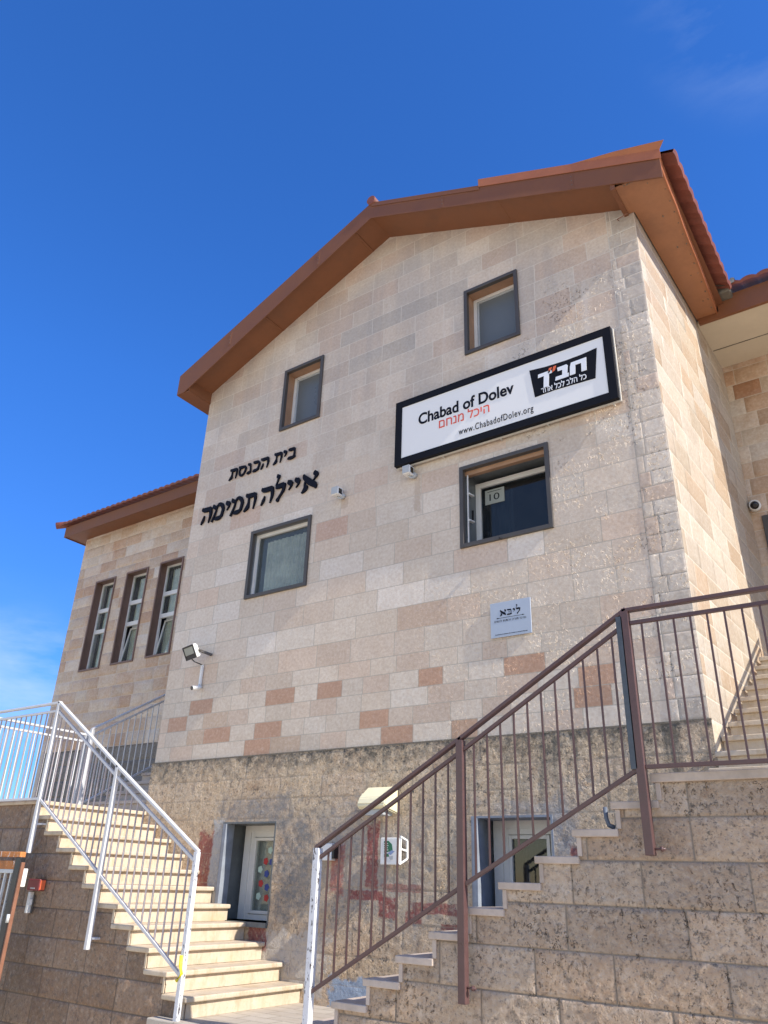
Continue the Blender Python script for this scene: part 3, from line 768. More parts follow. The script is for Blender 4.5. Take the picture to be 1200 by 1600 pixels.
for i, q in enumerate(WW):
    x0, x1, z0, z1 = q
    w = frame_box(x0-.03, x1+.03, z0-.03, z1+.03, YV-.025, YV+.02, .04).build('window', M['brown_frame'], BL)
    reveal(q, YV+.02, .22, M['brown_frame'], w)
    yf = YV+.17
    frame_box(x0, x1, z0, z1, yf, yf+.05, .045).build('window_frame', M['white_alu'], w)
    h1, h2 = z0+(6.40-5.42), z0+(6.93-5.42)
    for h in (h1, h2): MB().box(x0+.045, x1-.045, yf-.01, yf+.045, h-.05, h+.05, .004).build('transom', M['white_alu'], w)
    MB().box(x0+.045, x1-.045, yf+.02, yf+.025, h1+.05, z1-.045).build('pane', M['glass'], w)
    if i == 0:
        MB().box(x0+.045, x1-.045, yf+.02, yf+.025, z0+.045, h1-.05).build('pane', M['glass'], w)
    else:   # lower light tilted in at the top
        s = frame_box(x0+.05, x1-.05, 0, h1-.1-z0, -.015, .015, .035).build('sash', M['white_alu'], w)
        g = MB().box(x0+.085, x1-.085, -.003, .003, .035, h1-.135-z0).build('pane', M['glass'], s)
        s.location = (0, yf+.01, z0+.05); s.rotation_euler = (R(-9), 0, 0)
    curtain(x0+.02, x1-.02, z0+.02, z1-.02, yf+.2, M['curtain'], w, 8, .014)
    backing(q, YV+.45, w)

# ================================================================== STAIRCASES
YS = -1.6
# --- left staircase rises to the left
SL = thing('stone_staircase', 'sunlit pale stone staircase with landing climbing left under white railings', 'staircase', loc=(-6, -.8, 0))
def off(o, parent): o.parent = parent; o.matrix_parent_inverse = Matrix.Translation(parent.location).inverted(); return o
LN = lambda i: -6.0-.293*(i-1)
LZ = lambda i: .1727*i
rr = random.Random(11)
for i in range(1, 11):
    n, z = LN(i), LZ(i)
    off(MB().box(n-.335, n, YS-.035, -.03, z-.045, z, .011).build('tread', M['tread']), SL)
    off(MB().box(n-.068, n-.042, YS-.012, -.03, z-.1727+.001, z-.046, .002).build('riser', M['tread']), SL)
n, z = LN(11), LZ(11)
off(MB().box(-10.7, n, YS-.035, .0, z-.045, z, .007).build('landing', M['tread']), SL)
off(MB().box(n-.068, n-.042, YS-.012, -.03, z-.1727+.001, z-.046, .002).build('riser', M['tread']), SL)
def inc_l(x, z, a, b):
    for i in range(1, 12):
        lo = LN(i+1)-.03 if i < 11 else -11
        if lo < x <= LN(i)-.03: return z < LZ(i)-.045
    return False
off(stone_wall('side_wall', M['retain_dark'], None, [-.55, -.3, -.03, .24, .51, .78, 1.05, 1.32, 1.59, 1.86], -10.68, LN(1)-.03, lambda x, z, d: (x, YS-d, z), inc_l,
    xb=[LN(i)-.03 for i in range(1, 12)], zb=[LZ(i)-.045 for i in range(1, 12)], res=.026, amp=.009, tilt=.002, lens=(.45, .75),
    palette=[(.25,.175,.12), (.28,.20,.14), (.23,.16,.11), (.30,.22,.16)], seed=61, joint=.005, jd=.004, bulge=.003, freq=14), SL)
off(MB().box(-10.68, -10.5, YS+.02, 0, -.5, 1.85).build('side_wall', M['retain_dark']), SL)
# upper flight beside the main block, rising back
SU = thing('stone_staircase', 'shaded flight of steps in the gap between main block and left wing', 'staircase', loc=(-9.8, .1, 1.9))
for i in range(1, 11):
    z = 1.9+.172*i; y = .12+.3*(i-1)
    off(MB().box(-10.5, XL-.02, y, y+.34, z-.045, z, .006).build('tread', M['tread_pink']), SU)
    off(MB().box(-10.5, XL-.02, y+.025, y+.05, z-.171, z-.046).build('riser', M['tread_pink']), SU)
off(MB().prism([(-10.5, .16, 1.85), (-10.5, 3.36, 1.85), (-10.5, 3.36, 3.55), (-10.5, 2.9, 3.55)], (.12, 0, 0)).build('side_wall', M['wing_base']), SU)
# --- right staircase rises to the right
SR = thing('stone_staircase', 'shaded stone staircase with landing and rough block side climbing right under brown railings', 'staircase', loc=(-4.67, -.8, 0))
RN = lambda i: -4.67+.297*(i-1)
RZ = lambda i: 1.88-.1755*(11-i)
for i in range(1, 11):
    n, z = RN(i), RZ(i)
    h = .1755 if i > 1 else RZ(1)
    off(MB().box(n, n+.335, YS-.03, -.03, z-.05, z, .006).build('tread', M['tread_pink']), SR)
    off(MB().box(n+.028, n+.06, YS-.016, -.03, z-h+.001, z-.051, .002).build('riser', M['tread_pink']), SR)
n, z = RN(11), RZ(11)
off(MB().box(n, 4.5, YS-.03, YW, z-.06, z, .006).build('landing', M['tread_pink']), SR)
off(MB().box(n+.028, n+.06, YS-.016, -.03, z-.1745, z-.061, .002).build('riser', M['tread_pink']), SR)
def inc_r(x, z, a, b):
    for i in range(1, 12):
        hi = RN(i+1)+.03 if i < 11 else 9
        if RN(i)+.03 <= x < hi: return z < RZ(i)-.05
    return False
off(stone_wall('side_wall', M['retain'], None, [-.55, -.33, -.05, .22, .49, .77, 1.05, 1.33, 1.60, 1.84], RN(1)+.03, 4.5, lambda x, z, d: (x, YS-d, z), inc_r,
    xb=[RN(i)+.03 for i in range(1, 12)], zb=[RZ(i)-.05 for i in range(1, 12)], res=.022, amp=.005, tilt=.001, lens=(.5, .85),
    palette=[(.435,.335,.245), (.45,.35,.26), (.415,.315,.23), (.445,.36,.28), (.40,.315,.24)], seed=71, joint=.005, jd=.005, bulge=.003, freq=14), SR)
# flight going back to the door of the right wing
SD = thing('stone_staircase', 'sunlit narrow flight of steps going back beside the lit flank wall', 'staircase', loc=(-.8, -.4, 1.9))
for i in range(1, 11):
    z = 1.88+.172*i; y = -.46+.305*(i-1)
    xl = XR+TX*max(0, y)+.035
    off(MB().box(xl, -.35, y, y+.345, z-.045, z, .007).build('tread', M['tread']), SD)
    off(MB().box(xl+.01, -.35, y+.028, y+.055, z-.171, z-.046).build('riser', M['tread']), SD)
off(MB().box(XR+.13, 1.5, 2.6, YW-.02, 3.5, 3.6).build('landing', M['tread']), SD)

# ================================================================== RAILINGS
def railing(name, label, posts, mat, cat='railing', postmat=None, w=.05, nb=11, top=.05, gap=.10, spans=None, base=None, balmat=None, bw=.013, hand_h=.03):
    """posts: list of (x,y,zfoot,zbar,ztop). Bars between neighbours at zbar, under-rail at ztop-gap."""
    t = thing(name, label, cat, loc=(posts[0][0], posts[0][1], posts[0][2] if posts[0][2] is not None else posts[0][3]))
    for k, p in enumerate(posts):
        x, y, zf_, zb_, zt_ = p[:5]
        pm = p[5] if len(p) > 5 and p[5] else mat
        if zf_ is not None:
            off(MB().box(x-w/2, x+w/2, y-w/2, y+w/2, zf_, zt_-.012, .004).build('post', pm), t)
    for k, (a, b) in enumerate(zip(posts, posts[1:])):
        A = Vector((a[0], a[1], a[4])); B = Vector((b[0], b[1], b[4]))
        d = (B-A).normalized()
        off(MB().bar(A-d*.02, B+d*.02, top, hand_h, bev=.006).build('handrail', mat), t)
        a0, b0 = Vector((a[0], a[1], a[4]-gap)), Vector((b[0], b[1], b[4]-gap))
        dd = (b0-a0).normalized()*(w/2+.001)
        off(MB().bar(a0+dd, b0-dd, .03, .028, bev=.003).build('upper_rail', mat), t)
        a1, b1 = Vector((a[0], a[1], a[3])), Vector((b[0], b[1], b[3]))
        dd = (b1-a1).normalized()*(w/2+.001)
        off(MB().bar(a1+dd, b1-dd, .03, .028, bev=.003).build('bottom_rail', mat), t)
        L = math.hypot(b[0]-a[0], b[1]-a[1]); n = nb if isinstance(nb, int) else nb[k]
        for i in range(1, n+1):
            f = i/(n+1)
            q0, q1 = a1.lerp(b1, f), a0.lerp(b0, f)
            off(MB().box(q0.x-bw/2, q0.x+bw/2, q0.y-bw/2, q0.y+bw/2, q0.z+.01, q1.z-.01).build('baluster', balmat or mat), t)
    return t
YR = -1.69
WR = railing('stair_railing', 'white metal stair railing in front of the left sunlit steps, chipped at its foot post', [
    (-6.03, YR, -.02, .33, 1.365, M['chipped_paint']), (-7.45, YR, .45, 1.13, 2.20), (-8.81, YR, 1.32, 1.905, 3.02), (-10.62, YR, None, 1.905, 3.02)], M['white_paint'], nb=[12, 12, 15], w=.047, top=.044, balmat=M['shade_paint'])
off(MB().box(-7.49, -7.38, YR+.02, YR+.09, .54, .56, .003).build('fixing_bolt', M['white_paint']), WR)
off(MB().box(-8.8, -8.70, YR+.02, YR+.09, 1.62, 1.64, .003).build('fixing_bolt', M['white_paint']), WR)
m = MB(); m.tube([(-6.06, YR-.03, .30), (-6.0, YR-.032, .36), (-6.03, YR-.034, .42), (-6.035, YR-.033, .50)], .014, 6)
off(m.build('yellow_tape', M['yellow']), WR)
railing('landing_railing', 'white railing along the open left end of the landing, against the sky', [
    (-10.6, YR+.1, None, 1.93, 3.02), (-10.6, -.02, 1.9, 1.93, 3.02)], M['white_paint'], nb=[14], w=.06)
railing('stair_railing', 'grey-white railing climbing the shaded flight beside the left wing', [
    (-10.48, -.02, 1.9, 2.02, 3.10), (-10.48, 1.35, 2.3, 2.80, 3.93), (-10.48, 2.8, 3.4, 3.65, 4.78)], M['white_paint'], nb=[12, 12], w=.055)
BR = railing('stair_railing', 'dark brown metal railing of the right staircase and landing with a white foot post', [
    (-4.55, YR, -.01, .34, 1.405, M['chipped_paint']), (-3.15, YR, .40, 1.14, 2.20), (-1.73, YR, 1.36, 1.915, 3.035), (.0, YR, None, 1.915, 3.035), (1.75, YR, 1.36, 1.915, 3.035)],
    M['brown_paint'], nb=[11, 11, 14, 14], w=.06, top=.055)
off(MB().box(-1.795, -1.745, YR-.03, YR+.02, 1.90, 2.99, .004).build('post', M['blue_steel']), BR)
for (bx, bz) in ((-3.15, .50), (-1.73, 1.40)):
    off(MB().tube([(bx+.02, YR, bz), (bx+.10, YR, bz)], .008, 8).tube([(bx+.07, YR, bz), (bx+.085, YR, bz)], .018, 6).build('fixing_bolt', M['brown_paint']), BR)
railing('stair_railing', 'brown handrail on the outer side of the narrow back flight', [
    (-.5, -.4, 1.88, 2.1, 2.95), (-.5, 2.6, 3.6, 3.8, 4.70)], M['brown_paint'], nb=[20], w=.045, top=.05)

# ================================================================== WRITING
def text_mesh(name, s, x0, x1, z0, z1, y, mat, parent, depth=.004, bold=0., shear=0., spacing=1.):
    cu = bpy.data.curves.new(name, 'FONT'); cu.body = s; cu.size = 1; cu.extrude = .01; cu.offset = bold; cu.shear = shear; cu.space_character = spacing
    ob = bpy.data.objects.new(name, cu); COL.objects.link(ob)
    bpy.context.view_layer.update()
    dg = bpy.context.evaluated_depsgraph_get()
    me = bpy.data.meshes.new_from_object(ob.evaluated_get(dg))
    bpy.data.objects.remove(ob); 
    vs = me.vertices
    ax, bx = min(v.co.x for v in vs), max(v.co.x for v in vs); ay, by = min(v.co.y for v in vs), max(v.co.y for v in vs)
    for v in vs:
        px = x0+(v.co.x-ax)/(bx-ax)*(x1-x0); pz = z0+(v.co.y-ay)/(by-ay)*(z1-z0)
        v.co = (px, y-depth/2-v.co.z/.01*depth/2, pz)
    me.materials.clear(); me.materials.append(mat)
    return link(bpy.data.objects.new(name, me), parent)

def ribbon(bm, pts, y0, depth, sub=6):
    """smooth pen stroke through (x,z,width)"""
    P = [Vector(p) for p in pts]; S = []
    for i in range(len(P)-1):
        p0, p1, p2, p3 = P[max(i-1, 0)], P[i], P[i+1], P[min(i+2, len(P)-1)]
        for k in range(sub):
            t = k/sub
            S.append(.5*((2*p1)+(p2-p0)*t+(2*p0-5*p1+4*p2-p3)*t*t+(3*p1-p0-3*p2+p3)*t**3))
    S.append(P[-1])
    Lf, Rt = [], []
    for i, s in enumerate(S):
        d = S[min(i+1, len(S)-1)]-S[max(i-1, 0)]; d = Vector((d.x, d.y)); 
        if d.length < 1e-9: d = Vector((1, 0))
        d.normalize(); nn = Vector((-d.y, d.x)); w = max(.004, s.z)/2
        Lf.append((s.x+nn.x*w, s.y+nn.y*w)); Rt.append((s.x-nn.x*w, s.y-nn.y*w))
    def V(p, y): return bm.verts.new((p[0], y, p[1]))
    fl_, fr, bl, br = [V(p, y0-depth) for p in Lf], [V(p, y0-depth) for p in Rt], [V(p, y0) for p in Lf], [V(p, y0) for p in Rt]
    for i in range(len(S)-1):
        bm.faces.new((fl_[i], fl_[i+1], fr[i+1], fr[i]))
        bm.faces.new((fl_[i], bl[i], bl[i+1], fl_[i+1])); bm.faces.new((fr[i+1], br[i+1], br[i], fr[i]))
    for j in (0, -1): bm.faces.new((fl_[j], fr[j], br[j], bl[j]))

LET = {
 'bet': (.76, [[(.10,.97,.06),(.13,.86,.22),(.40,.83,.23),(.60,.85,.2)], [(.58,.88,.16),(.64,.5,.12),(.58,.12,.13)], [(.0,.04,.06),(.14,.1,.22),(.45,.1,.22),(.74,.15,.12)]]),
 'yod': (.34, [[(.06,.97,.05),(.1,.86,.22),(.2,.78,.25),(.29,.76,.15)], [(.27,.80,.14),(.24,.6,.08),(.1,.4,.02)]]),
 'tav': (.86, [[(.12,1.0,.05),(.16,.87,.2),(.4,.83,.24),(.72,.84,.2)], [(.72,.88,.18),(.78,.5,.12),(.68,.0,.03)], [(.30,.82,.1),(.29,.45,.09),(.24,.2,.2),(.1,.07,.14),(.0,-.02,.03)]]),
 'he': (.78, [[(.05,1.0,.05),(.09,.87,.2),(.35,.83,.24),(.68,.85,.2)], [(.67,.88,.18),(.73,.45,.14),(.62,.0,.03)], [(.24,.5,.02),(.17,.24,.13),(.03,.0,.04)]]),
 'kaf': (.68, [[(.06,.98,.05),(.1,.86,.2),(.3,.83,.22),(.5,.84,.16)], [(.46,.88,.14),(.63,.62,.14),(.52,.16,.14)], [(.0,.03,.05),(.14,.1,.2),(.34,.1,.2),(.55,.18,.14)]]),
 'nun': (.48, [[(.08,.98,.05),(.14,.86,.2),(.28,.82,.18)], [(.27,.86,.12),(.34,.5,.1),(.36,.14,.13)], [(.0,.03,.05),(.12,.09,.2),(.40,.13,.16)]]),
 'samekh': (.8, [[(.04,.98,.05),(.1,.86,.2),(.36,.82,.22),(.62,.82,.16)], [(.6,.86,.14),(.75,.55,.15),(.58,.18,.13),(.38,.07,.16)], [(.16,.84,.08),(.1,.45,.11),(.2,.15,.15),(.42,.06,.14)]]),
 'lamed': (.66, [[(.08,1.52,.04),(.13,1.40,.2),(.17,1.32,.12),(.1,1.1,.045),(.05,.94,.06),(.06,.86,.1)], [(.04,.80,.18),(.3,.80,.24),(.56,.84,.18)], [(.56,.87,.18),(.53,.5,.13),(.3,.16,.1),(.2,.02,.17),(.14,-.02,.08)]]),
 'alef': (.96, [[(.1,1.0,.06),(.16,.82,.22),(.5,.48,.29),(.8,.24,.26),(.86,.04,.06)], [(.80,1.03,.05),(.80,.9,.22),(.88,.78,.18),(.76,.58,.05),(.66,.45,.05)], [(.27,.72,.05),(.19,.45,.08),(.26,.22,.22),(.16,.08,.16),(.02,-.02,.04)]]),
 'mem': (.98, [[(.06,1.0,.05),(.12,.86,.2),(.25,.77,.18)], [(.36,.84,.05),(.24,.4,.09),(.03,-.02,.1)], [(.28,.72,.05),(.48,.92,.13),(.7,.85,.2),(.86,.56,.16),(.76,.14,.14)], [(.26,.05,.05),(.42,.1,.2),(.6,.1,.2),(.8,.18,.12)]]),
 'betdot': (.76, [[(.10,.97,.06),(.13,.86,.18),(.40,.83,.18),(.60,.85,.16)], [(.58,.88,.12),(.62,.5,.09),(.58,.12,.1)], [(.0,.04,.06),(.14,.1,.18),(.45,.1,.18),(.74,.15,.1)], [(.28,.47,.1),(.33,.47,.14),(.38,.47,.1)]]),
}
def word(letters, xr, xl, zbase, h, y, depth, mat, parent, gap=.12):
    """letters run right to left from xr to xl"""
    tot = sum(LET[k][0] for k in letters)+gap*(len(letters)-1)
    sx = (xr-xl)/tot; x = xr
    for k in letters:
        wd, strokes = LET[k]; x -= wd*sx
        bm = bmesh.new()
        for j, s in enumerate(strokes):
            ribbon(bm, [(x+p[0]*sx, zbase+p[1]*h, p[2]*(h*.5+sx*.5)*1.12) for p in s], y, depth+.0006*j)
        bmesh.ops.recalc_face_normals(bm, faces=bm.faces[:])
        me = bpy.data.meshes.new('letter'); bm.to_mesh(me); bm.free(); me.materials.append(mat)
        off(link(bpy.data.objects.new('letter', me)), parent)
        x -= gap*sx
T1 = thing('wall_lettering', 'upper, smaller line of black raised Hebrew letters on the stone', 'lettering', 'raised Hebrew lettering', (-7.5, 0, 6.7))
word(['bet', 'yod', 'tav'], -6.83, -7.27, 6.72, .195, -.006, .02, M['black_matte'], T1)
word(['he', 'kaf', 'nun', 'samekh', 'tav'], -7.37, -8.20, 6.715, .195, -.006, .02, M['black_matte'], T1)
T2 = thing('wall_lettering', 'lower, larger line of black raised Hebrew letters above the wide curtained window', 'lettering', 'raised Hebrew lettering', (-7.5, 0, 6.07))
word(['alef', 'yod', 'yod', 'lamed', 'he'], -6.36, -7.44, 6.08, .29, -.006, .025, M['black_matte'], T2)
word(['tav', 'mem', 'yod', 'mem', 'he'], -7.54, -8.71, 6.07, .29, -.006, .025, M['black_matte'], T2, gap=.08)

# --- sign board
SG = thing('sign_board', 'long white sign board with black border and a black emblem panel at its right end', 'sign', loc=(-3.5, -.1, 6.45))
off(frame_box(-4.985, -2.035, 5.97, 6.945, -.115, -.055, .10).build('sign_frame', M['sign_frame']), SG)
off(MB().box(-4.99, -2.022, -.055, -.03, 5.955, 6.95, .003).build('sign_backing', M['sign_edge']), SG)
off(MB().box(-4.885, -2.135, -.104, -.056, 6.07, 6.845).build('sign_panel', M['panel_white']), SG)
def ofd(o): return off(o, SG)
ofd(text_mesh('lettering', 'Chabad of Dolev', -4.625, -3.265, 6.485, 6.655, -.1045, M['letter_black'], None, bold=.022))
ofd(text_mesh('lettering', '\u05de\u05d7\u05e0\u05de \u05dc\u05db\u05d9\u05d4'.replace('\u05de\u05d7\u05e0\u05de', '\u05dd\u05d7\u05e0\u05de'), -4.315, -3.60, 6.335, 6.475, -.1045, M['letter_red'], None, bold=.004))
ofd(text_mesh('lettering', 'www.ChabadofDolev.org', -4.03, -3.03, 6.115, 6.235, -.1045, M['letter_black'], None, bold=-.002, spacing=1.15))
m = MB(); m.prism([(-3.05, -.105, 6.725), (-2.85, -.105, 6.70), (-2.6, -.105, 6.69), (-2.4, -.105, 6.695), (-2.215, -.105, 6.715), (-2.265, -.105, 6.315), (-2.5, -.105, 6.325), (-2.75, -.105, 6.335), (-3.0, -.105, 6.325)], (0, -.004, 0))
ofd(m.build('emblem_panel', M['sign_frame']))
# emblem letters (bold slanted, right to left)
def poly(pts, mat, name='emblem_letter', y=-.1095):
    ofd(MB().prism([(p[0], y, p[1]) for p in pts], (0, -.004, 0)).build(name, mat))
wm = M['letter_white']
poly([(-2.53,6.63),(-2.345,6.635),(-2.355,6.46),(-2.415,6.46),(-2.41,6.58),(-2.48,6.58),(-2.49,6.46),(-2.555,6.46),(-2.545,6.58)], wm)      # het
poly([(-2.70,6.625),(-2.585,6.63),(-2.57,6.61),(-2.583,6.505),(-2.565,6.505),(-2.57,6.455),(-2.735,6.455),(-2.725,6.505),(-2.645,6.505),(-2.64,6.575),(-2.695,6.575)], wm)  # bet
poly([(-2.94,6.62),(-2.775,6.625),(-2.765,6.585),(-2.805,6.58),(-2.82,6.40),(-2.885,6.40),(-2.87,6.575),(-2.945,6.572)], wm)                  # dalet
poly([(-2.80,6.66),(-2.765,6.66),(-2.79,6.60),(-2.82,6.585)], M['letter_orange'])
poly([(-2.745,6.663),(-2.71,6.663),(-2.735,6.60),(-2.765,6.588)], M['letter_orange'])
ofd(text_mesh('emblem_lettering', '\u05d3\u05d7\u05d0 \u05dc\u05db\u05dc \u05d1\u05dc\u05d4 \u05dc\u05db', -2.915, -2.365, 6.345, 6.43, -.1095, wm, None, bold=.008))
for xx in (-4.3, -3.5, -2.9, -2.12):
    ofd(MB().box(xx, xx+.012, -.05, -.001, 5.94, 5.956).build('bracket', M['sign_edge']))

# --- small plaque
PL = thing('plaque', 'small silver-blue metal plaque with black Hebrew heading and thin line', 'plaque', loc=(-3.48, -.02, 3.73))
off(MB().box(-3.715, -3.238, -.022, -.006, 3.535, 3.925, .003).build('plate', M['plaque']), PL)
word(['lamed', 'yod', 'betdot', 'alef'], -3.355, -3.60, 3.768, .068, -.0225, .0015, M['letter_black'], PL)
off(MB().box(-3.63, -3.325, -.024, -.0225, 3.744, 3.748).build('line', M['letter_black']), PL)
for xx in (-3.625, -3.33):
    off(MB().prism([(xx-.018, -.0222, 3.746), (xx, -.0222, 3.752), (xx+.018, -.0222, 3.746), (xx, -.0222, 3.740)], (0, -.0022, 0)).build('line_end', M['letter_black']), PL)
off(text_mesh('lettering', '\u05dd\u05d9\u05e9\u05e0\u05dc \u05ea\u05d5\u05d3\u05d4\u05d9\u05d5 \u05d4\u05e8\u05d5\u05ea \u05d6\u05db\u05e8\u05de', -3.665, -3.295, 3.702, 3.728, -.0225, M['letter_black'], None, depth=.001), PL)
m = MB(); xx = -3.66
rp = random.Random(8)
while xx < -3.29:
    wd = rp.uniform(.004, .009); m.box(xx, xx+wd, -.0235, -.0225, 3.562, 3.568+rp.uniform(0, .003)); xx += wd+rp.uniform(.002, .004)
off(m.build('fine_print', M['letter_black']), PL)

# --- paper sheet behind the glass
PN = thing('paper_notice', 'paper sheet with the number 10 stuck behind the glass of the deep wide window', 'notice', loc=(-3.8, .32, 5.4))
off(MB().box(-3.915, -3.655, .322, .326, 5.325, 5.52).build('sheet', M['paper']), PN)
off(text_mesh('number', '10', -3.855, -3.72, 5.37, 5.46, .3215, M['black_matte'], None, depth=.001), PN)
off(MB().box(-3.88, -3.69, .3205, .3215, 5.49, 5.497).build('fine_print', M['black_matte']), PN)

# ================================================================== FIXTURES
def box_cam(x, z, label):
    c = thing('security_camera', label, 'camera', 'small box cameras on the facade', (x, -.02, z))
    off(MB().box(x-.055, x+.055, -.15, -.035, z-.06, z+.06, .012).build('housing', M['white_plastic']), c)
    off(MB().box(x+.0545, x+.062, -.125, -.06, z-.038, z+.038, .004).build('lens', M['lens']), c)
    off(MB().box(x-.05, x+.05, -.156, -.149, z-.05, z+.055, .002).build('front_plate', M['grey_plastic']), c)
    off(MB().tube([(x+.045, -.004, z-.045), (x+.045, -.05, z-.045)], .04, 12).tube([(x+.0, -.08, z-.055), (x+.02, -.08, z-.09), (x+.05, -.03, z-.085)], .012, 8).build('mount', M['grey_plastic']), c)
box_cam(-4.78, 5.86, 'small white box camera just under the left corner of the sign board')
box_cam(-5.93, 5.87, 'small white box camera right of the big Hebrew lettering')
DC = thing('security_camera', 'white dome camera in the shaded corner beside the back door', 'camera', loc=(-1.42, 3.7, 6.05))
off(MB().tube([(-1.42, YW-.002, 6.1), (-1.42, YW-.05, 6.1)], .085, 16).tube([(-1.42, YW-.05, 6.1), (-1.40, YW-.16, 6.05)], [.08, .07], 14).build('housing', M['white_plastic']), DC)
off(MB().tube([(-1.40, YW-.16, 6.05), (-1.395, YW-.185, 6.038), (-1.393, YW-.20, 6.03)], [.06, .052, .025], 14).build('lens', M['lens']), DC)
BC = thing('security_camera', 'thin white bullet camera hanging below the floodlight', 'camera', loc=(-8.24, -.06, 3.45))
off(MB().box(-8.235, -8.2, -.045, -.008, 3.5, 3.80, .006).build('cable_cover', M['white_plastic']), BC)
off(MB().tube([(-8.2, -.03, 3.50), (-8.2, -.06, 3.47), (-8.215, -.16, 3.45)], .032, 12).build('housing', M['white_plastic']), BC)
off(MB().tube([(-8.215, -.16, 3.45), (-8.217, -.168, 3.448)], .028, 12).build('lens', M['lens']), BC)
FL = thing('floodlight', 'square floodlight with black rim on a bracket at the left of the facade', 'floodlight', loc=(-8.3, 0, 3.95))
hd = bpy.data.objects.new('lamp_head', None)
mm = MB(); mm.box(-.15, .15, -.02, .05, -.11, .12, .015); h = off(mm.build('lamp_head', M['white_plastic']), FL)
h.matrix_parent_inverse = Matrix.Identity(4); h.scale = (.83, .83, .83); h.location = (.05, -.24, -.02); h.rotation_euler = (R(28), R(-4), R(-8))
f_ = frame_box(-.15, .15, -.11, .12, -.03, -.0195, .028).build('rim', M['black'], h)
MB().box(-.122, .122, -.0245, -.0205, -.03, .092).build('glass_front', M['paper'], h)
MB().box(-.122, .122, -.0245, -.0205, -.082, -.032).build('driver_cover', M['black'], h)
for k in range(6): MB().box(-.13+.05*k, -.12+.05*k, .05, .075, -.09, .1).build('cooling_fin', M['white_plastic'], h)
off(MB().bar((-8.16, -.2, 3.97), (-8.08, -.005, 3.93), .035, .03).bar((-8.34, -.2, 3.99), (-8.08, -.2, 3.95), .03, .012).build('bracket', M['dark_frame']), FL)
off(MB().tube([(-8.3, -.2, 3.88), (-8.24, -.16, 3.82), (-8.22, -.03, 3.80)], .008, 8).build('cable', M['black']), FL)
# yellow-cream wall lamp cover
LC = thing('wall_lamp', 'cream plastic wedge-shaped wall lamp cover on the rough base wall', 'wall lamp', loc=(-5, -.05, 1.9))
m = MB(); prof = [(-.04, 1.80), (-.04, 2.06), (-.10, 2.07), (-.26, 1.95), (-.29, 1.88), (-.27, 1.84)]
for (xa, xb_) in ((-5.22, -4.86),):
    m.prism([(xa, y, z) for y, z in prof], (xb_-xa, 0, 0))
bmesh.ops.bevel(m.bm, geom=[e for e in m.bm.edges], offset=.012, segments=2, affect='EDGES')
off(m.build('lamp_cover', M['cream_plastic']), LC)
off(MB().box(-5.17, -4.91, -.24, -.06, 1.775, 1.835, .01).build('lamp_base', M['grey_plastic']), LC)
off(MB().box(-5.24, -5.20, -.2, -.05, 1.86, 2.0, .015).build('side_cap', M['cream_plastic']), LC)
# meter box
MT = thing('meter_box', 'white plastic box with torn green printed label on the base wall', 'box', loc=(-4.87, -.04, 1.3))
off(MB().box(-5.0, -4.77, -.14, -.12, 1.31, 1.565, .008).build('cover', M['white_plastic']), MT)
off(MB().box(-4.985, -4.80, -.12, -.04, 1.33, 1.55, .012).build('body', M['white_plastic']), MT)
m = MB()
for (a, b) in (((-4.76, -.13, 1.575), (-4.73, -.05, 1.54)), ((-4.73, -.05, 1.54), (-4.725, -.05, 1.37)), ((-4.725, -.05, 1.37), (-4.77, -.13, 1.315)), ((-4.765, -.12, 1.56), (-4.765, -.12, 1.33)), ((-4.765, -.12, 1.46), (-4.727, -.05, 1.44))):
    m.bar(a, b, .022, .018, bev=.003)
off(m.build('open_side', M['white_plastic']), MT)
off(MB().prism([(-4.955, -.1405, 1.53), (-4.90, -.1405, 1.535), (-4.855, -.1405, 1.50), (-4.845, -.1405, 1.44), (-4.95, -.1405, 1.42)], (0, -.001, 0)).prism([(-4.95, -.1405, 1.41), (-4.90, -.1405, 1.415), (-4.885, -.1405, 1.385), (-4.95, -.1405, 1.38)], (0, -.001, 0)).build('printed_label', M['green_print']), MT)
off(MB().prism([(-4.905, -.1412, 1.415), (-4.86, -.1412, 1.445), (-4.82, -.1412, 1.435), (-4.87, -.1412, 1.40)], (0, -.001, 0)).build('printed_label', M['blue_print']), MT)
off(MB().prism([(-4.895, -.1412, 1.385), (-4.84, -.1412, 1.395), (-4.84, -.1412, 1.36), (-4.87, -.1412, 1.355)], (0, -.001, 0)).build('printed_label', M['grey_plastic']), MT)
for k in range(4):
    off(MB().box(-4.955, -4.905+.006*(k % 2), -.1425, -.1415, 1.505-.02*k, 1.511-.02*k).build('printed_line', M['white_plastic']), MT)
JB = thing('junction_box', 'small white box with dark side beside the white foot post of the right railing', 'box', loc=(-5.7, -.04, 1.42))
off(MB().box(-5.82, -5.66, -.12, -.04, 1.34, 1.51, .008).build('body', M['white_plastic']), JB)
off(MB().box(-5.66, -5.63, -.11, -.04, 1.36, 1.50, .004).build('lens', M['black']), JB)
# wall conduit near the top of the small notice bracket
BH = thing('hose', 'short bent blue-grey hose leaning on a tread of the right staircase', 'hose', loc=(-2.07, -1.5, 1.55))
off(MB().tube([(-2.02, -1.5, 1.545), (-2.06, -1.51, 1.56), (-2.075, -1.51, 1.61), (-2.08, -1.5, 1.68)], .016, 8).build('hose_pipe', M['blue_hose']), BH)
# brown corner wire at the gable corner
HK = thing('wall_hook', 'thin rusty hook sticking out at the top right corner of the facade', 'hook', loc=(-1.75, 0, 8.5))
off(MB().tube([(-1.80, -.01, 8.53), (-1.80, -.1, 8.47), (-1.66, -.1, 8.50)], .006, 6).build('wire', M['copper']), HK)

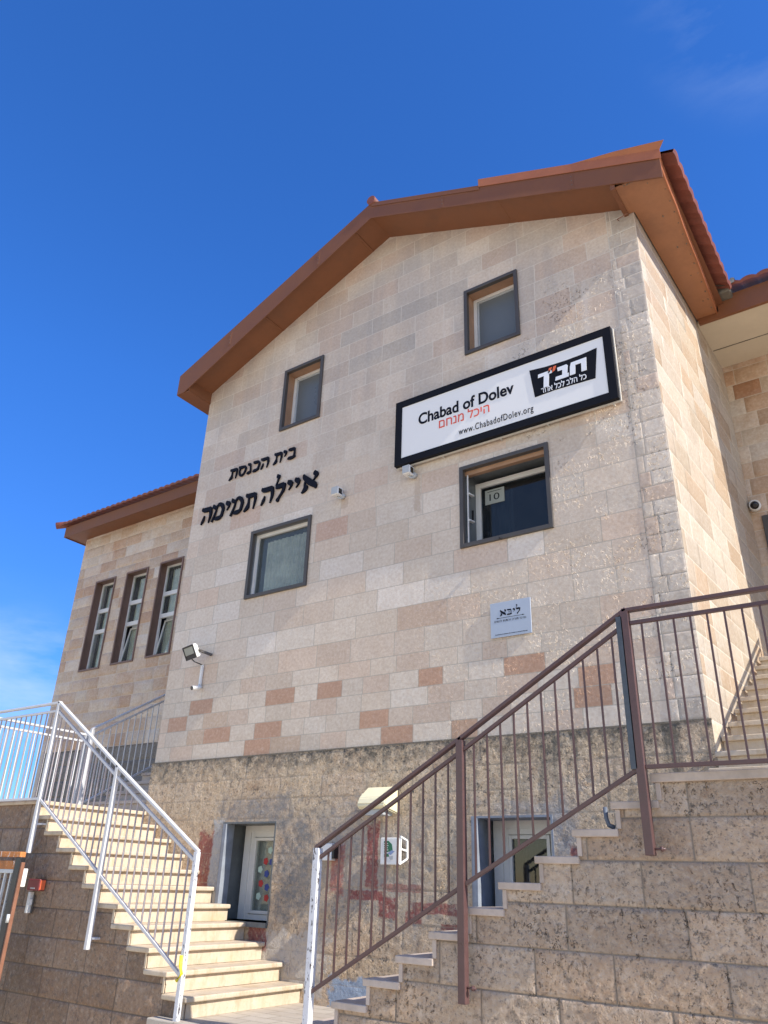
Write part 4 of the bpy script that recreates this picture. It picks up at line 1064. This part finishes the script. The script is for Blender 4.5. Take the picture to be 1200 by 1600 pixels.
# --- gate at the far left
YG = -1.93
GT = thing('metal_gate', 'rust-topped grey metal gate with upright bars at the foot of the left wall', 'gate', loc=(-8.55, YG, -.5))
off(MB().box(-8.60, -8.50, YG-.03, YG+.03, -.5, 1.27, .006).build('post', M['black']), GT)
off(MB().box(-8.50, -8.475, YG-.02, YG+.02, -.5, 1.22, .004).build('post_edge', M['copper']), GT)
off(MB().box(-10.0, -8.52, YG-.035, YG+.035, 1.27, 1.325, .006).build('top_bar', M['rust']), GT)
off(MB().box(-10.0, -8.56, YG-.025, YG+.025, 1.15, 1.235, .006).build('cross_bar', M['rust']), GT)
off(MB().box(-10.0, -8.61, YG-.022, YG+.022, 1.11, 1.149, .004).build('cross_bar', M['gate_paint']), GT)
off(MB().box(-10.0, -8.61, YG-.022, YG+.022, .42, .47, .004).build('cross_bar', M['gate_paint']), GT)
off(MB().box(-10.0, -8.61, YG-.022, YG+.022, -.38, -.33, .004).build('cross_bar', M['gate_paint']), GT)
for k in range(12):
    x = -8.66-.115*k
    off(MB().box(x-.012, x+.012, YG-.012, YG+.012, -.33, 1.11).build('bar', M['gate_paint']), GT)
off(MB().tube([(-8.5, YG-.03, .72), (-8.5, YG-.03, .64)], .018, 10).build('hinge', M['gate_paint']), GT)
# white patch of paint chips on top of the rusted bar
off(MB().box(-8.56, -8.52, YG+.04, YG+.1, .98, 1.16, .006).build('latch_plate', M['white_plastic']), GT)
IC = thing('intercom', 'small dark red box on the brown wall beside the gate post', 'box', loc=(-8.45, YS-.05, 1.05))
off(MB().box(-8.70, -8.475, YS-.09, YS-.012, .945, 1.06, .008).build('body', M['red_box']), IC)
off(MB().box(-8.475, -8.468, YS-.08, YS-.02, .955, 1.05, .002).build('edge', M['letter_orange']), IC)
off(MB().box(-8.63, -8.55, YS-.093, YS-.09, .962, .974).build('name_strip', M['grey_plastic']), IC)
LB = thing('lock_bracket', 'chipped white metal bracket on the brown wall below the red box', 'bracket', loc=(-8.7, YS-.05, .85))
off(MB().box(-8.70, -8.655, YS-.06, YS-.01, .72, .93, .006).box(-8.655, -8.635, YS-.05, YS-.01, .80, .86, .003).build('plate', M['white_plastic']), LB)
off(MB().box(-8.635, -8.62, YS-.03, YS-.012, .72, .90, .003).build('back_plate', M['dark_frame']), LB)
